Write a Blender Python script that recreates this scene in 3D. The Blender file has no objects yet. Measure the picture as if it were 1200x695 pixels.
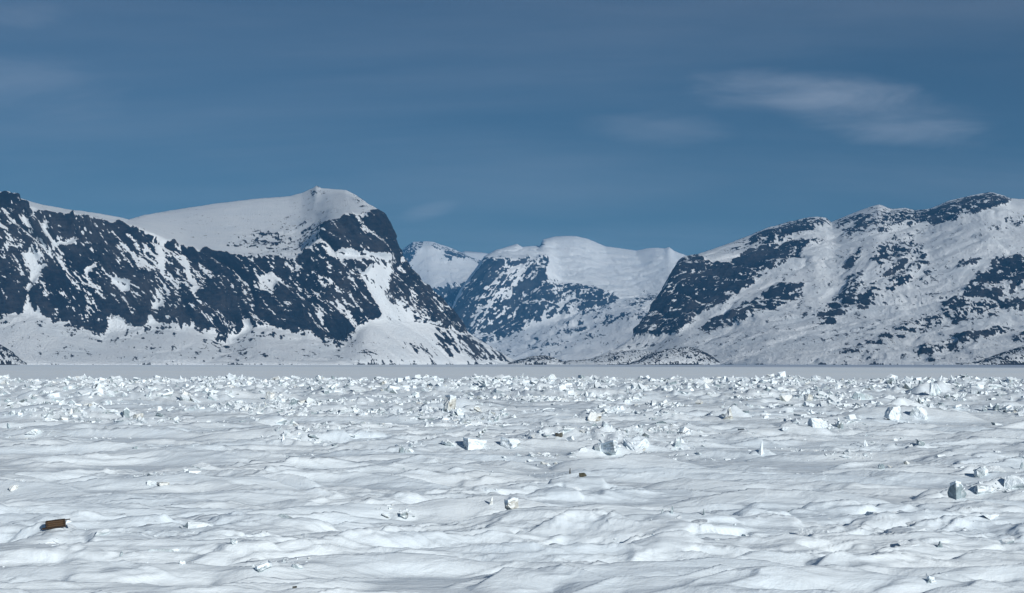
import bpy, bmesh, math, random
import numpy as np
from mathutils import Vector, Matrix, noise as mnoise

# ------------------------------------------------------------------ camera, world, sun, exposure
SC = bpy.context.scene
COL = SC.collection
CAM_H = 5.0            # metres above the ice
F = 1847.0             # focal length in photo pixels (1200 wide)
VH = 425.3             # photo row of the horizon
UC = 600.0
SUN_AZ = math.radians(145.0)     # clockwise from +Y (view direction): to the right and behind
SUN_EL = math.radians(22.0)

cam_d = bpy.data.cameras.new('camera')
cam_d.sensor_width = 36.0
cam_d.lens = F / 1200.0 * 36.0
cam_d.shift_y = (VH - 347.5) / 1200.0
cam_d.clip_start = 0.5
cam_d.clip_end = 90000.0
cam = bpy.data.objects.new('camera', cam_d)
cam.location = (0, 0, CAM_H)
cam.rotation_euler = (math.radians(90), 0, 0)
COL.objects.link(cam)
SC.camera = cam

SC.view_settings.view_transform = 'Standard'
SC.view_settings.look = 'None'
SC.view_settings.exposure = 0.09
SC.view_settings.gamma = 1.0
SC.view_settings.use_curve_mapping = False
SC.render.engine = 'CYCLES'
SC.cycles.max_bounces = 5
SC.cycles.diffuse_bounces = 3
SC.cycles.glossy_bounces = 2
SC.cycles.volume_bounces = 1
SC.cycles.use_denoising = True
SC.cycles.denoiser = 'OPENIMAGEDENOISE'
SC.cycles.denoising_input_passes = 'RGB_ALBEDO_NORMAL'
SC.cycles.denoising_prefilter = 'ACCURATE'
SC.cycles.sample_clamp_indirect = 1.5


class NT:
    """tiny helper around a node tree"""
    def __init__(self, tree):
        self.t = tree
        tree.nodes.clear()

    def n(self, typ, **kw):
        nd = self.t.nodes.new(typ)
        for k, v in kw.items():
            setattr(nd, k, v)
        return nd

    def link(self, a, b):
        self.t.links.new(a, b)

    def put(self, sock, val):
        if isinstance(val, bpy.types.NodeSocket):
            self.t.links.new(val, sock)
        elif isinstance(val, bpy.types.Node):
            self.t.links.new(val.outputs[0], sock)
        else:
            sock.default_value = val

    def math(self, op, a, b=0.0, c=None, clamp=False):
        nd = self.n('ShaderNodeMath', operation=op, use_clamp=clamp)
        self.put(nd.inputs[0], a)
        self.put(nd.inputs[1], b)
        if c is not None:
            self.put(nd.inputs[2], c)
        return nd.outputs[0]

    def mix(self, fac, a, b, blend='MIX'):
        nd = self.n('ShaderNodeMix', data_type='RGBA', blend_type=blend)
        self.put(nd.inputs[0], fac)
        for s, v in ((nd.inputs[6], a), (nd.inputs[7], b)):
            self.put(s, (*v, 1.0) if isinstance(v, tuple) and len(v) == 3 else v)
        return nd.outputs[2]

    def noise(self, vec, scale, detail=4.0, rough=0.55, dim='3D', distortion=0.0):
        nd = self.n('ShaderNodeTexNoise', noise_dimensions=dim)
        if vec is not None:
            self.link(vec, nd.inputs['Vector'])
        nd.inputs['Scale'].default_value = scale
        nd.inputs['Detail'].default_value = detail
        nd.inputs['Roughness'].default_value = rough
        nd.inputs['Distortion'].default_value = distortion
        return nd.outputs[0]

    def step(self, x, lo, hi):
        nd = self.n('ShaderNodeMapRange', interpolation_type='SMOOTHSTEP')
        self.put(nd.inputs[0], x)
        nd.inputs[1].default_value = lo
        nd.inputs[2].default_value = hi
        return nd.outputs[0]

    def mapping(self, vec, scale=(1, 1, 1), loc=(0, 0, 0), rot=(0, 0, 0)):
        nd = self.n('ShaderNodeMapping')
        self.link(vec, nd.inputs[0])
        nd.inputs['Scale'].default_value = scale
        nd.inputs['Location'].default_value = loc
        nd.inputs['Rotation'].default_value = rot
        return nd.outputs[0]


world = bpy.data.worlds.new('World')
SC.world = world
world.use_nodes = True
w = NT(world.node_tree)
sky = w.n('ShaderNodeTexSky', sky_type='NISHITA', sun_disc=False)
sky.sun_elevation = SUN_EL
sky.sun_rotation = SUN_AZ
sky.altitude = 2500.0
sky.air_density = 1.0
sky.dust_density = 2.0
sky.ozone_density = 3.0
geo = w.n('ShaderNodeTexCoord').outputs['Generated']
sep = w.n('ShaderNodeSeparateXYZ')
w.link(geo, sep.inputs[0])
ez = w.math('MAXIMUM', sep.outputs[2], 0.015)
# thin high cloud: noise on a far flat layer seen by direction, stretched by the wind
px = w.math('DIVIDE', sep.outputs[0], w.math('MAXIMUM', sep.outputs[1], 0.05))
comb = w.n('ShaderNodeCombineXYZ')
w.link(w.math('DIVIDE', sep.outputs[0], w.math('ADD', ez, 0.12)), comb.inputs[0])
w.link(w.math('DIVIDE', sep.outputs[1], w.math('ADD', ez, 0.12)), comb.inputs[1])
wisp = w.noise(w.mapping(comb.outputs[0], (0.42, 1.0, 1.0), (2.6, 1.9, 0)), 1.0, 7.0, 0.55, distortion=0.35)
thin = w.math('MULTIPLY', w.step(wisp, 0.38, 0.80), 0.16)
# one lens shaped cloud, and two faint ones: soft ellipsoids of direction broken up by noise
raw = w.n('ShaderNodeCombineXYZ')
w.link(geo, raw.inputs[0]) if False else None
fine = w.noise(w.mapping(geo, (11.0, 11.0, 48.0), (0, 0, 0), (0, math.radians(-9), 0)), 1.0, 8.0, 0.6, distortion=0.6)
total = thin


def cloud_dir(u, v):
    d = Vector(((u - UC) / F, 1.0, (VH - v) / F))
    return d.normalized()


for (u, v, ru, rv, tilt, amt) in ((925, 108, 165, 28, 0.07, 0.23), (1030, 132, 140, 36, 0.16, 0.23), (1070, 156, 85, 18, 0.0, 0.10),
                                  (35, 100, 120, 40, 0.05, 0.14), (505, 247, 42, 12, -0.2, 0.20), (770, 152, 100, 24, 0.05, 0.15),
                                  (30, 18, 60, 18, -0.05, 0.10)):
    d = cloud_dir(u, v)
    dx = w.math('SUBTRACT', sep.outputs[0], d.x)
    dz = w.math('SUBTRACT', sep.outputs[2], d.z)
    dz = w.math('ADD', dz, w.math('MULTIPLY', dx, tilt))
    e = w.math('ADD', w.math('POWER', w.math('ABSOLUTE', w.math('MULTIPLY', dx, F / ru)), 2.0),
               w.math('POWER', w.math('ABSOLUTE', w.math('MULTIPLY', dz, F / rv)), 2.0))
    e = w.math('SUBTRACT', 1.0, e)
    e = w.math('ADD', e, w.math('MULTIPLY', w.math('SUBTRACT', fine, 0.5), 2.1))
    e = w.math('MULTIPLY', w.step(e, 0.0, 1.5), amt)
    front = w.step(sep.outputs[1], 0.2, 0.5)
    e = w.math('MULTIPLY', e, front)
    total = w.math('ADD', total, e)
gam = w.n('ShaderNodeGamma')
w.link(sky.outputs[0], gam.inputs[0])
gam.inputs[1].default_value = 1.0
tint = w.mix(1.0, gam.outputs[0], (0.245, 0.325, 0.345), 'MULTIPLY')
skyc = w.mix(w.math('MINIMUM', total, 0.8), tint, (5.0, 5.6, 6.6))
bg = w.n('ShaderNodeBackground')
w.link(skyc, bg.inputs[0])
bg.inputs[1].default_value = 0.09
out = w.n('ShaderNodeOutputWorld')
w.link(bg.outputs[0], out.inputs[0])

sun_d = bpy.data.lights.new('sun', 'SUN')
sun_d.energy = 3.9
sun_d.angle = math.radians(0.5)
sun_d.color = (1.0, 0.965, 0.91)
sun = bpy.data.objects.new('sun', sun_d)
sdir = Vector((math.sin(SUN_AZ) * math.cos(SUN_EL), math.cos(SUN_AZ) * math.cos(SUN_EL), math.sin(SUN_EL)))
sun.rotation_euler = sdir.to_track_quat('Z', 'Y').to_euler()
sun.location = sdir * 300 + Vector((0, 100, 0))
COL.objects.link(sun)

# ------------------------------------------------------------------ numpy noise
U32 = np.uint32


def _hash(ix, iy, iz, seed):
    h = ix.astype(np.int64).astype(U32) * U32(374761393) + iy.astype(np.int64).astype(U32) * U32(668265263) \
        + iz.astype(np.int64).astype(U32) * U32(2147483647 & 0x7FEDCBA9) + U32(seed * 974711 & 0xFFFFFFFF)
    h = (h ^ (h >> U32(13))) * U32(1274126177)
    h = (h ^ (h >> U32(16))) * U32(2246822519)
    return h ^ (h >> U32(15))


def gn2(x, y, seed=0):
    """2D gradient noise, about -1..1"""
    x = np.asarray(x, np.float64)
    y = np.asarray(y, np.float64)
    fx, fy = np.floor(x), np.floor(y)
    dx, dy = x - fx, y - fy
    ix, iy = fx.astype(np.int64), fy.astype(np.int64)
    zz = np.zeros(1, np.int64)
    u = dx * dx * dx * (dx * (dx * 6 - 15) + 10)
    v = dy * dy * dy * (dy * (dy * 6 - 15) + 10)
    r = []
    for oy in (0, 1):
        for ox in (0, 1):
            h = _hash(ix + ox, iy + oy, zz, seed)
            a = h.astype(np.float64) * (2 * math.pi / 4294967296.0)
            r.append(np.cos(a) * (dx - ox) + np.sin(a) * (dy - oy))
    a = r[0] + u * (r[1] - r[0])
    b = r[2] + u * (r[3] - r[2])
    return (a + v * (b - a)) * 1.5


def gn3(x, y, z, seed=0):
    fx, fy, fz = np.floor(x), np.floor(y), np.floor(z)
    dx, dy, dz = x - fx, y - fy, z - fz
    ix, iy, iz = fx.astype(np.int64), fy.astype(np.int64), fz.astype(np.int64)
    u = dx * dx * dx * (dx * (dx * 6 - 15) + 10)
    v = dy * dy * dy * (dy * (dy * 6 - 15) + 10)
    ww = dz * dz * dz * (dz * (dz * 6 - 15) + 10)
    res = 0
    for oz in (0, 1):
        wz = ww if oz else 1 - ww
        for oy in (0, 1):
            wy = v if oy else 1 - v
            for ox in (0, 1):
                wx = u if ox else 1 - u
                h = _hash(ix + ox, iy + oy, iz + oz, seed)
                gx = (h & U32(1023)).astype(np.float64) / 511.5 - 1
                gy = ((h >> U32(10)) & U32(1023)).astype(np.float64) / 511.5 - 1
                gz = ((h >> U32(20)) & U32(1023)).astype(np.float64) / 511.5 - 1
                res = res + wx * wy * wz * (gx * (dx - ox) + gy * (dy - oy) + gz * (dz - oz))
    return res * 1.35


def fbm2(x, y, octv, seed=0, gain=0.5, lac=2.03):
    s, a, t = 0, 1.0, 0
    for k in range(octv):
        s = s + a * gn2(x + k * 17.3, y - k * 9.1, seed + k)
        t += a
        a *= gain
        x, y = x * lac, y * lac
    return s / t


def fbm3(x, y, z, octv, seed=0, gain=0.5, lac=2.03, ridged=False):
    s, a, t = 0, 1.0, 0
    for k in range(octv):
        n = gn3(x + k * 7.7, y, z - k * 3.3, seed + k)
        if ridged:
            n = 1 - 2 * np.abs(n) * 1.25
        s = s + a * n
        t += a
        a *= gain
        x, y, z = x * lac, y * lac, z * lac
    return s / t


def sstep(x, lo, hi):
    t = np.clip((x - lo) / (hi - lo), 0, 1)
    return t * t * (3 - 2 * t)


# ------------------------------------------------------------------ materials
def new_mat(name):
    m = bpy.data.materials.new(name)
    m.use_nodes = True
    t = NT(m.node_tree)
    p = t.n('ShaderNodeBsdfPrincipled')
    o = t.n('ShaderNodeOutputMaterial')
    t.link(p.outputs[0], o.inputs[0])
    return m, t, p


SNOW = (0.80, 0.885, 0.94)
SNOW2 = (0.735, 0.84, 0.92)


def snow_material():
    m, t, p = new_mat('wind_packed_snow')
    pos = t.n('ShaderNodeNewGeometry').outputs['Position']
    pm = t.mapping(pos, (0.8, 1.3, 1.0), (0, 0, 0), (0, 0, math.radians(12)))
    patch = t.noise(pm, 0.12, 5.0, 0.6)
    grain = t.noise(pm, 2.6, 6.0, 0.65)
    base = t.mix(t.step(patch, 0.38, 0.66), SNOW, SNOW2)
    base = t.mix(t.math('MULTIPLY', t.step(grain, 0.5, 0.75), 0.35), base, (0.66, 0.73, 0.78))
    # a little grit blown over the rough patches
    rough = t.n('ShaderNodeAttribute', attribute_name='rough').outputs['Fac']
    grit = t.noise(pos, 5.0, 3.0, 0.7)
    gfac = t.math('MULTIPLY', t.step(grit, 0.70, 0.76), t.math('MULTIPLY', rough, 0.5))
    base = t.mix(gfac, base, (0.30, 0.30, 0.27))
    t.link(base, p.inputs['Base Color'])
    p.inputs['Roughness'].default_value = 0.7
    p.inputs['Specular IOR Level'].default_value = 0.12
    b1 = t.n('ShaderNodeBump')
    t.link(t.noise(pm, 1.1, 6.0, 0.6, distortion=0.4), b1.inputs['Height'])
    b1.inputs['Strength'].default_value = 0.5
    b1.inputs['Distance'].default_value = 0.22
    t.link(b1.outputs[0], p.inputs['Normal'])
    return m


def ice_sheet_material():
    m, t, p = new_mat('flat_sea_ice')
    pos = t.n('ShaderNodeNewGeometry').outputs['Position']
    s = t.n('ShaderNodeSeparateXYZ')
    t.link(pos, s.inputs[0])
    streak = t.noise(t.mapping(pos, (0.0011, 0.0032, 1.0)), 1.0, 7.0, 0.6)
    # far wet, wind-scoured lead in front of the shore, wider on the right
    far = t.math('ADD', s.outputs[1], t.math('MULTIPLY', s.outputs[0], 0.5))
    far = t.math('ADD', far, t.math('MULTIPLY', streak, 1700.0))
    band = t.math('MULTIPLY', t.step(far, 2500.0, 3100.0), t.step(s.outputs[0], -700.0, 900.0))
    base = t.mix(t.step(streak, 0.35, 0.68), (0.88, 0.95, 0.985), (0.80, 0.90, 0.97))
    base = t.mix(t.math('MULTIPLY', band, 0.9), base, (0.34, 0.42, 0.54))
    t.link(base, p.inputs['Base Color'])
    p.inputs['Roughness'].default_value = 0.75
    p.inputs['Specular IOR Level'].default_value = 0.1
    return m


def mountain_material(name, rock_a=(0.006, 0.008, 0.013), rock_b=(0.040, 0.038, 0.040), fine=0.02):
    m, t, p = new_mat(name)
    pos = t.n('ShaderNodeNewGeometry').outputs['Position']
    att = t.n('ShaderNodeAttribute', attribute_name='rock').outputs['Fac']
    nz = t.noise(pos, fine * 7.0, 5.0, 0.7)
    a = t.math('ADD', att, t.math('MULTIPLY', t.math('SUBTRACT', nz, 0.5), 1.9))
    fac = t.step(a, 0.42, 0.58)
    big = t.noise(pos, 0.006, 6.0, 0.65)
    small = t.noise(t.mapping(pos, (1.0, 1.0, 2.6)), fine * 2.0, 4.0, 0.7)
    rc = t.mix(t.step(t.math('ADD', t.math('MULTIPLY', big, 0.6), t.math('MULTIPLY', small, 0.4)), 0.42, 0.62), rock_a, rock_b)
    sn = t.mix(t.step(big, 0.35, 0.7), (0.82, 0.87, 0.905), (0.75, 0.815, 0.865))
    t.link(t.mix(fac, sn, rc), p.inputs['Base Color'])
    p.inputs['Roughness'].default_value = 0.85
    p.inputs['Specular IOR Level'].default_value = 0.12
    b = t.n('ShaderNodeBump')
    t.link(nz, b.inputs['Height'])
    b.inputs['Strength'].default_value = 0.8
    b.inputs['Distance'].default_value = 13.0
    t.link(b.outputs[0], p.inputs['Normal'])
    return m


def ice_material(name, top, side, dirt, dirt_amt, seedv=0.0, snowiness=0.55):
    m, t, p = new_mat(name)
    g = t.n('ShaderNodeNewGeometry')
    pos = g.outputs['Position']
    s = t.n('ShaderNodeSeparateXYZ')
    t.link(g.outputs['Normal'], s.inputs[0])
    nz = t.noise(pos, 1.3, 6.0, 0.65)
    nf = t.noise(pos, 3.0, 5.0, 0.7)
    up = t.math('ADD', s.outputs[2], t.math('MULTIPLY', t.math('SUBTRACT', nz, 0.5), 1.5))
    cov = t.step(up, snowiness - 0.62, snowiness - 0.3)
    sidec = t.mix(t.step(nf, 0.36, 0.66), side, tuple(c * 0.62 for c in side))
    d = t.noise(pos, 0.9, 6.0, 0.75)
    sidec = t.mix(t.math('MULTIPLY', t.step(d, 0.53, 0.62), dirt_amt), sidec, dirt)
    c = t.mix(cov, sidec, top)
    t.link(c, p.inputs['Base Color'])
    p.inputs['Roughness'].default_value = 0.5
    p.inputs['Specular IOR Level'].default_value = 0.25
    b = t.n('ShaderNodeBump')
    t.link(nf, b.inputs['Height'])
    b.inputs['Strength'].default_value = 0.6
    b.inputs['Distance'].default_value = 0.2
    t.link(b.outputs[0], p.inputs['Normal'])
    return m


def rock_material(name, a, bcol):
    m, t, p = new_mat(name)
    pos = t.n('ShaderNodeTexCoord').outputs['Object']
    nz = t.noise(pos, 3.0, 7.0, 0.65)
    t.link(t.mix(t.step(nz, 0.35, 0.65), a, bcol), p.inputs['Base Color'])
    p.inputs['Roughness'].default_value = 0.85
    bu = t.n('ShaderNodeBump')
    t.link(nz, bu.inputs['Height'])
    bu.inputs['Strength'].default_value = 0.7
    bu.inputs['Distance'].default_value = 0.08
    t.link(bu.outputs[0], p.inputs['Normal'])
    return m


def wood_material(name, a, bcol):
    m, t, p = new_mat(name)
    pos = t.n('ShaderNodeTexCoord').outputs['Object']
    g = t.noise(t.mapping(pos, (2.0, 26.0, 26.0)), 1.0, 6.0, 0.65)
    st = t.noise(pos, 4.0, 4.0, 0.6)
    c = t.mix(t.step(g, 0.35, 0.68), a, bcol)
    c = t.mix(t.math('MULTIPLY', t.step(st, 0.55, 0.7), 0.6), c, (0.03, 0.018, 0.01))
    t.link(c, p.inputs['Base Color'])
    p.inputs['Roughness'].default_value = 0.8
    b = t.n('ShaderNodeBump')
    t.link(g, b.inputs['Height'])
    b.inputs['Strength'].default_value = 0.4
    b.inputs['Distance'].default_value = 0.01
    t.link(b.outputs[0], p.inputs['Normal'])
    return m


M_SNOW = snow_material()
M_FAR = ice_sheet_material()
M_ICE = {
    'white': ice_material('snow_crusted_ice', SNOW, (0.60, 0.69, 0.73), (0.22, 0.23, 0.21), 0.55, snowiness=0.42),
    'grey': ice_material('grey_glazed_ice', SNOW, (0.33, 0.42, 0.46), (0.10, 0.11, 0.11), 0.8, snowiness=0.75),
    'blue': ice_material('pale_blue_ice', SNOW, (0.54, 0.66, 0.71), (0.30, 0.36, 0.38), 0.5, snowiness=0.6),
    'dirty': ice_material('dirt_flecked_ice', (0.78, 0.83, 0.84), (0.64, 0.66, 0.62), (0.12, 0.10, 0.07), 0.85, snowiness=0.5),
}
M_ROCK = rock_material('dark_frosted_rock', (0.035, 0.037, 0.036), (0.12, 0.12, 0.10))
M_OLIVE = rock_material('olive_brown_rock', (0.03, 0.030, 0.020), (0.085, 0.08, 0.052))
M_WOOD = wood_material('weathered_brown_wood', (0.105, 0.060, 0.027), (0.050, 0.030, 0.015))
M_WOOD_D = wood_material('dark_shaded_wood', (0.045, 0.026, 0.014), (0.018, 0.011, 0.007))  # darker brown wood; shade on the box's left end is put into this colour


# ------------------------------------------------------------------ mesh helpers
def tag(o, label=None, cat=None, group=None, kind=None):
    for k, v in (('label', label), ('category', cat), ('group', group), ('kind', kind)):
        if v:
            o[k] = v
    return o


def link(name, me, parent=None):
    o = bpy.data.objects.new(name, me)
    COL.objects.link(o)
    if parent:
        o.parent = parent
    return o


def np_mesh(name, co, quads=None, tris=None, mat=None, smooth=True):
    me = bpy.data.meshes.new(name)
    faces = quads if quads is not None else tris
    k = faces.shape[1]
    me.vertices.add(len(co))
    me.vertices.foreach_set('co', np.ascontiguousarray(co, np.float32).ravel())
    me.loops.add(faces.size)
    me.loops.foreach_set('vertex_index', np.ascontiguousarray(faces, np.int32).ravel())
    me.polygons.add(len(faces))
    me.polygons.foreach_set('loop_start', np.arange(0, faces.size, k, dtype=np.int32))
    me.polygons.foreach_set('use_smooth', np.full(len(faces), smooth))
    me.update(calc_edges=True)
    if mat:
        me.materials.append(mat)
    return me


def grid_quads(nr, nc):
    i = np.arange(nr * nc).reshape(nr, nc)
    return np.stack([i[:-1, :-1], i[:-1, 1:], i[1:, 1:], i[1:, :-1]], -1).reshape(-1, 4)


def set_attr(me, name, arr):
    a = me.attributes.new(name, 'FLOAT', 'POINT')
    a.data.foreach_set('value', np.ascontiguousarray(arr, np.float32).ravel())


def grid_normals(P):
    du = np.gradient(P, axis=1)
    dv = np.gradient(P, axis=0)
    n = np.cross(du, dv)
    n /= np.linalg.norm(n, axis=-1, keepdims=True) + 1e-9
    return n


# ------------------------------------------------------------------ mountains
MU0, MU1, MV0, MV1 = -160, 1380, 200, 450


def blur(a, r):
    if r < 1:
        return a
    r = int(r)
    k = np.exp(-0.5 * (np.arange(-2 * r, 2 * r + 1) / max(r, 1)) ** 2)
    k /= k.sum()
    pad = 2 * r
    b = np.pad(a, ((pad, pad), (0, 0)), mode='edge')
    a = sum(k[i] * b[i:i + a.shape[0]] for i in range(len(k)))
    b = np.pad(a, ((0, 0), (pad, pad)), mode='edge')
    return sum(k[i] * b[:, i:i + a.shape[1]] for i in range(len(k)))


def blur_u(a, r):
    k = np.exp(-0.5 * (np.arange(-2 * r, 2 * r + 1) / r) ** 2)
    k /= k.sum()
    b = np.pad(a, ((0, 0), (2 * r, 2 * r)), mode='reflect', reflect_type='odd')
    return sum(k[i] * b[:, i:i + a.shape[1]] for i in range(len(k)))


def poly_raster(pts):
    uu, vv = np.meshgrid(np.arange(MU0, MU1) + 0.5, np.arange(MV0, MV1) + 0.5)
    ins = np.zeros(uu.shape, bool)
    n = len(pts)
    for i in range(n):
        x0, y0 = pts[i]
        x1, y1 = pts[(i + 1) % n]
        if y0 == y1:
            continue
        c = (y0 > vv) != (y1 > vv)
        ins ^= c & (uu < (x1 - x0) * (vv - y0) / (y1 - y0) + x0)
    return ins.astype(np.float64)


def paint(base, polys):
    m = np.full((MV1 - MV0, MU1 - MU0), base, np.float64)
    for pts, val, b in polys:
        c = blur(poly_raster(pts), b)
        m = m * (1 - c) + val * c
    return m


def sample(m, u, v):
    x = np.clip(u - MU0 - 0.5, 0, m.shape[1] - 1.001)
    y = np.clip(v - MV0 - 0.5, 0, m.shape[0] - 1.001)
    ix, iy = x.astype(int), y.astype(int)
    fx, fy = x - ix, y - iy
    return (m[iy, ix] * (1 - fx) + m[iy, ix + 1] * fx) * (1 - fy) + (m[iy + 1, ix] * (1 - fx) + m[iy + 1, ix + 1] * fx) * fy


def mountain(name, label, u0, u1, du, curves, spans, polys, base, mat, seed, streak=(0.5, 1.0), rock_amp=26.0,
             snow_amp=5.0, wave=240.0, warp=5.0, sky_row=None, slope_w=0.7, sky_jit=0.5, patchy=1.0, kind='structure'):
    """A massif as a lofted terrain sheet: foot, bench, cliff and ridge lines, each a curve in space, then carved by noise.
    curves: list of ([(u, v)...], [(u, depth)...]);  spans: rows between neighbouring curves."""
    us = np.arange(u0, u1 + du * 0.5, du)
    V, D = [], []
    for ci, (pv, pd) in enumerate(curves):
        pv = np.array(pv, float)
        pd = np.array(pd, float)
        V.append(np.interp(us, pv[:, 0], pv[:, 1]))
        dd = np.interp(us, pd[:, 0], pd[:, 1])
        D.append(dd)
    rv, rd = [], []
    for k, n in enumerate(spans):
        t = np.linspace(0, 1, n, endpoint=False)[:, None]
        rv.append(V[k] * (1 - t) + V[k + 1] * t)
        rd.append(D[k] * (1 - t) + D[k + 1] * t)
    rv.append(V[-1][None])
    rd.append(D[-1][None])
    v = np.concatenate(rv)
    d = np.concatenate(rd)
    nr, nc = v.shape
    d = blur_u(blur(d, 5), 22)
    # below the skyline the lines soften sideways, so that no crease runs straight down the slope
    rr = rv_index(nr, spans, sky_row)
    gap = 1 - rr
    for rad, lo_, hi_ in ((2, .006, .03), (6, .03, .12)):
        v = v + (blur_u(v, rad) - v) * sstep(gap, lo_, hi_)
    u = np.broadcast_to(us, v.shape)
    jit = fbm2(u / 9.0, v * 0 + seed * 3.1, 4, seed) * sky_jit
    vj = v + jit * sstep(rr, 0.985, 1.0)
    x = (u - UC) / F * d
    z = CAM_H + (VH - vj) / F * d
    P = np.stack([x, d, z], -1)
    N = grid_normals(P)
    N[N[..., 2] < 0] *= -1
    mask = paint(base, polys)
    # world coordinates, stretched down the slope
    a, b = streak
    sx = (x + a * z) / math.hypot(1, a)
    sz = (z - a * x) / math.hypot(1, a)
    wx = fbm3(sx / wave, d / wave, z / wave, 3, seed + 40) * 0.5
    mm = sample(mask, u + warp * fbm2(u / 14, v / 10, 5, seed + 3, .65), v + warp * 1.5 * fbm2(u / 9, v / 12, 5, seed + 9, .65))
    big = fbm3(sx / wave + wx, d / wave, sz / (wave * 2.6) + wx, 5, seed, 0.58, ridged=True)
    det = fbm3(sx / (wave * .20) + wx, d / (wave * .3), sz / (wave * .42), 5, seed + 20, 0.68)
    rib = fbm3(sx / (wave * .26) + wx * 2, d / (wave * .8), sz / (wave * 2.2), 4, seed + 33, 0.55, ridged=True)
    amp = snow_amp + (rock_amp - snow_amp) * sstep(blur(mm, 3), 0.05, 0.7)
    fade = np.clip(rv_index(nr, spans, None) * 1.0, 0, 1)     # nothing moves at the very foot
    edge = np.minimum(1, (np.arange(nr) / 6.0))[:, None]
    disp = amp * (big * 0.8 + det * 0.5 + rib * 0.55) * edge
    ridge = rv_index(nr, spans, sky_row)
    disp = disp * (1 - 0.72 * sstep(ridge, 0.9, 1.0))
    cl0 = gn3(sx / (wave * .42) + wx * 1.6, d / (wave * .6), sz / (wave * 2.2), seed + 90)
    disp = disp - 0.55 * amp * np.exp(-(cl0 / .10) ** 2) * edge * (1 - sstep(ridge, .9, 1.0))
    P = P + N * disp[..., None] * np.array([1.0, 1.0, 0.65])
    P[..., 2] = np.where(P[..., 2] < 0, P[..., 2] * 0.3, P[..., 2])
    P[0, :, 2] = -6.0
    N2 = grid_normals(P)
    N2[N2[..., 2] < 0] *= -1
    steep = 1 - N2[..., 2]
    steep_l = steep - blur(steep, 14)
    # snow or rock: coverage fraction (mask) against a ranked noise field
    ln = math.hypot(1, a)
    ac, al = (x + a * z) / ln, (z - a * x) / ln          # across and along the fall of the face
    fl = fbm3(ac / (wave * .055) + wx, d / (wave * .2), al / (wave * .30), 5, seed + 60, 0.66)
    fl2 = fbm3(ac / (wave * .26) + wx, d / (wave * .3), al / (wave * .7), 3, seed + 70, 0.5)
    gl = fbm3(ac / (wave * .032), d / (wave * .08), al / (wave * .085), 3, seed + 80, 0.75)
    cl = gn3(ac / (wave * .42) + wx * 1.6, d / (wave * .6), al / (wave * 2.2), seed + 90)
    coul = np.exp(-(cl / .055) ** 2)
    lo = steep_l / (steep_l.std() + 1e-6)
    fld = fl / fl.std() * 0.75 + fl2 / fl2.std() * 0.42 * patchy + gl / gl.std() * 0.68 - coul * 1.5 + np.clip(lo, -2.5, 2.5) * slope_w
    fld = (fld - fld.mean()) / fld.std()
    rank = 1 / (1 + np.exp(-1.702 * fld))
    rock = np.clip((mm + rank - 1) / 0.36 + 0.5, 0, 1)
    rock = np.where(mm < 0.012, 0, rock)
    me = np_mesh(name, P.reshape(-1, 3), quads=grid_quads(nr, nc)[:, ::-1], mat=mat)
    set_attr(me, 'rock', rock)
    o = link(name, me)
    tag(o, label, None, None, kind)
    return o


def rv_index(nr, spans, sky_row):
    """0 at the foot .. 1 at the sky row, then back to 0 behind it"""
    k = len(spans) - 1 if sky_row is None else sky_row
    top = sum(spans[:k])
    i = np.arange(nr)
    r = np.where(i <= top, i / max(top, 1), 1 - (i - top) / max(nr - top, 1))
    return r[:, None]


M_LEFT = mountain_material('left_massif_rock_and_snow', fine=0.02)
M_RIGHT = mountain_material('right_massif_rock_and_snow', fine=0.02)
M_MID = mountain_material('valley_mountain_rock_and_snow', (0.012, 0.017, 0.025), (0.040, 0.046, 0.054), fine=0.011)

FOOT = 427.6
# --- left massif
sky_l = [(-130, 196), (-60, 208), (0, 225), (12, 229), (40, 238), (75, 245), (110, 250), (140, 255), (152, 258), (170, 252), (200, 247), (250, 239),
         (300, 233), (340, 230), (354, 226), (366, 221), (371, 218), (376, 221), (392, 222), (405, 223), (416, 229), (428, 238),
         (441, 246), (444.5, 251), (448, 265), (454, 281), (459, 295), (466, 303), (478, 317), (490, 330), (515, 352), (535, 375), (550, 392), (575, 408), (600, 421), (612, 426)]
top_l = [(-130, 204), (0, 231), (40, 244), (75, 251), (110, 256), (140, 262), (165, 268), (185, 276), (215, 290), (235, 294), (262, 297), (300, 303), (354, 300),
         (372, 285), (384, 264), (404, 256), (443, 252), (447, 264), (455, 283), (465, 305), (478, 321), (490, 333), (515, 355), (535, 378), (550, 394), (575, 410), (600, 422), (612, 426.5)]
bot_l = [(-130, 360), (0, 372), (23, 369), (54, 374), (83, 383), (122, 392), (169, 385), (201, 380), (230, 383), (266, 403), (300, 386), (336, 388), (397, 404),
         (415, 394), (426, 378), (470, 378), (500, 380), (537, 392), (560, 405), (590, 420), (612, 427)]
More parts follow.
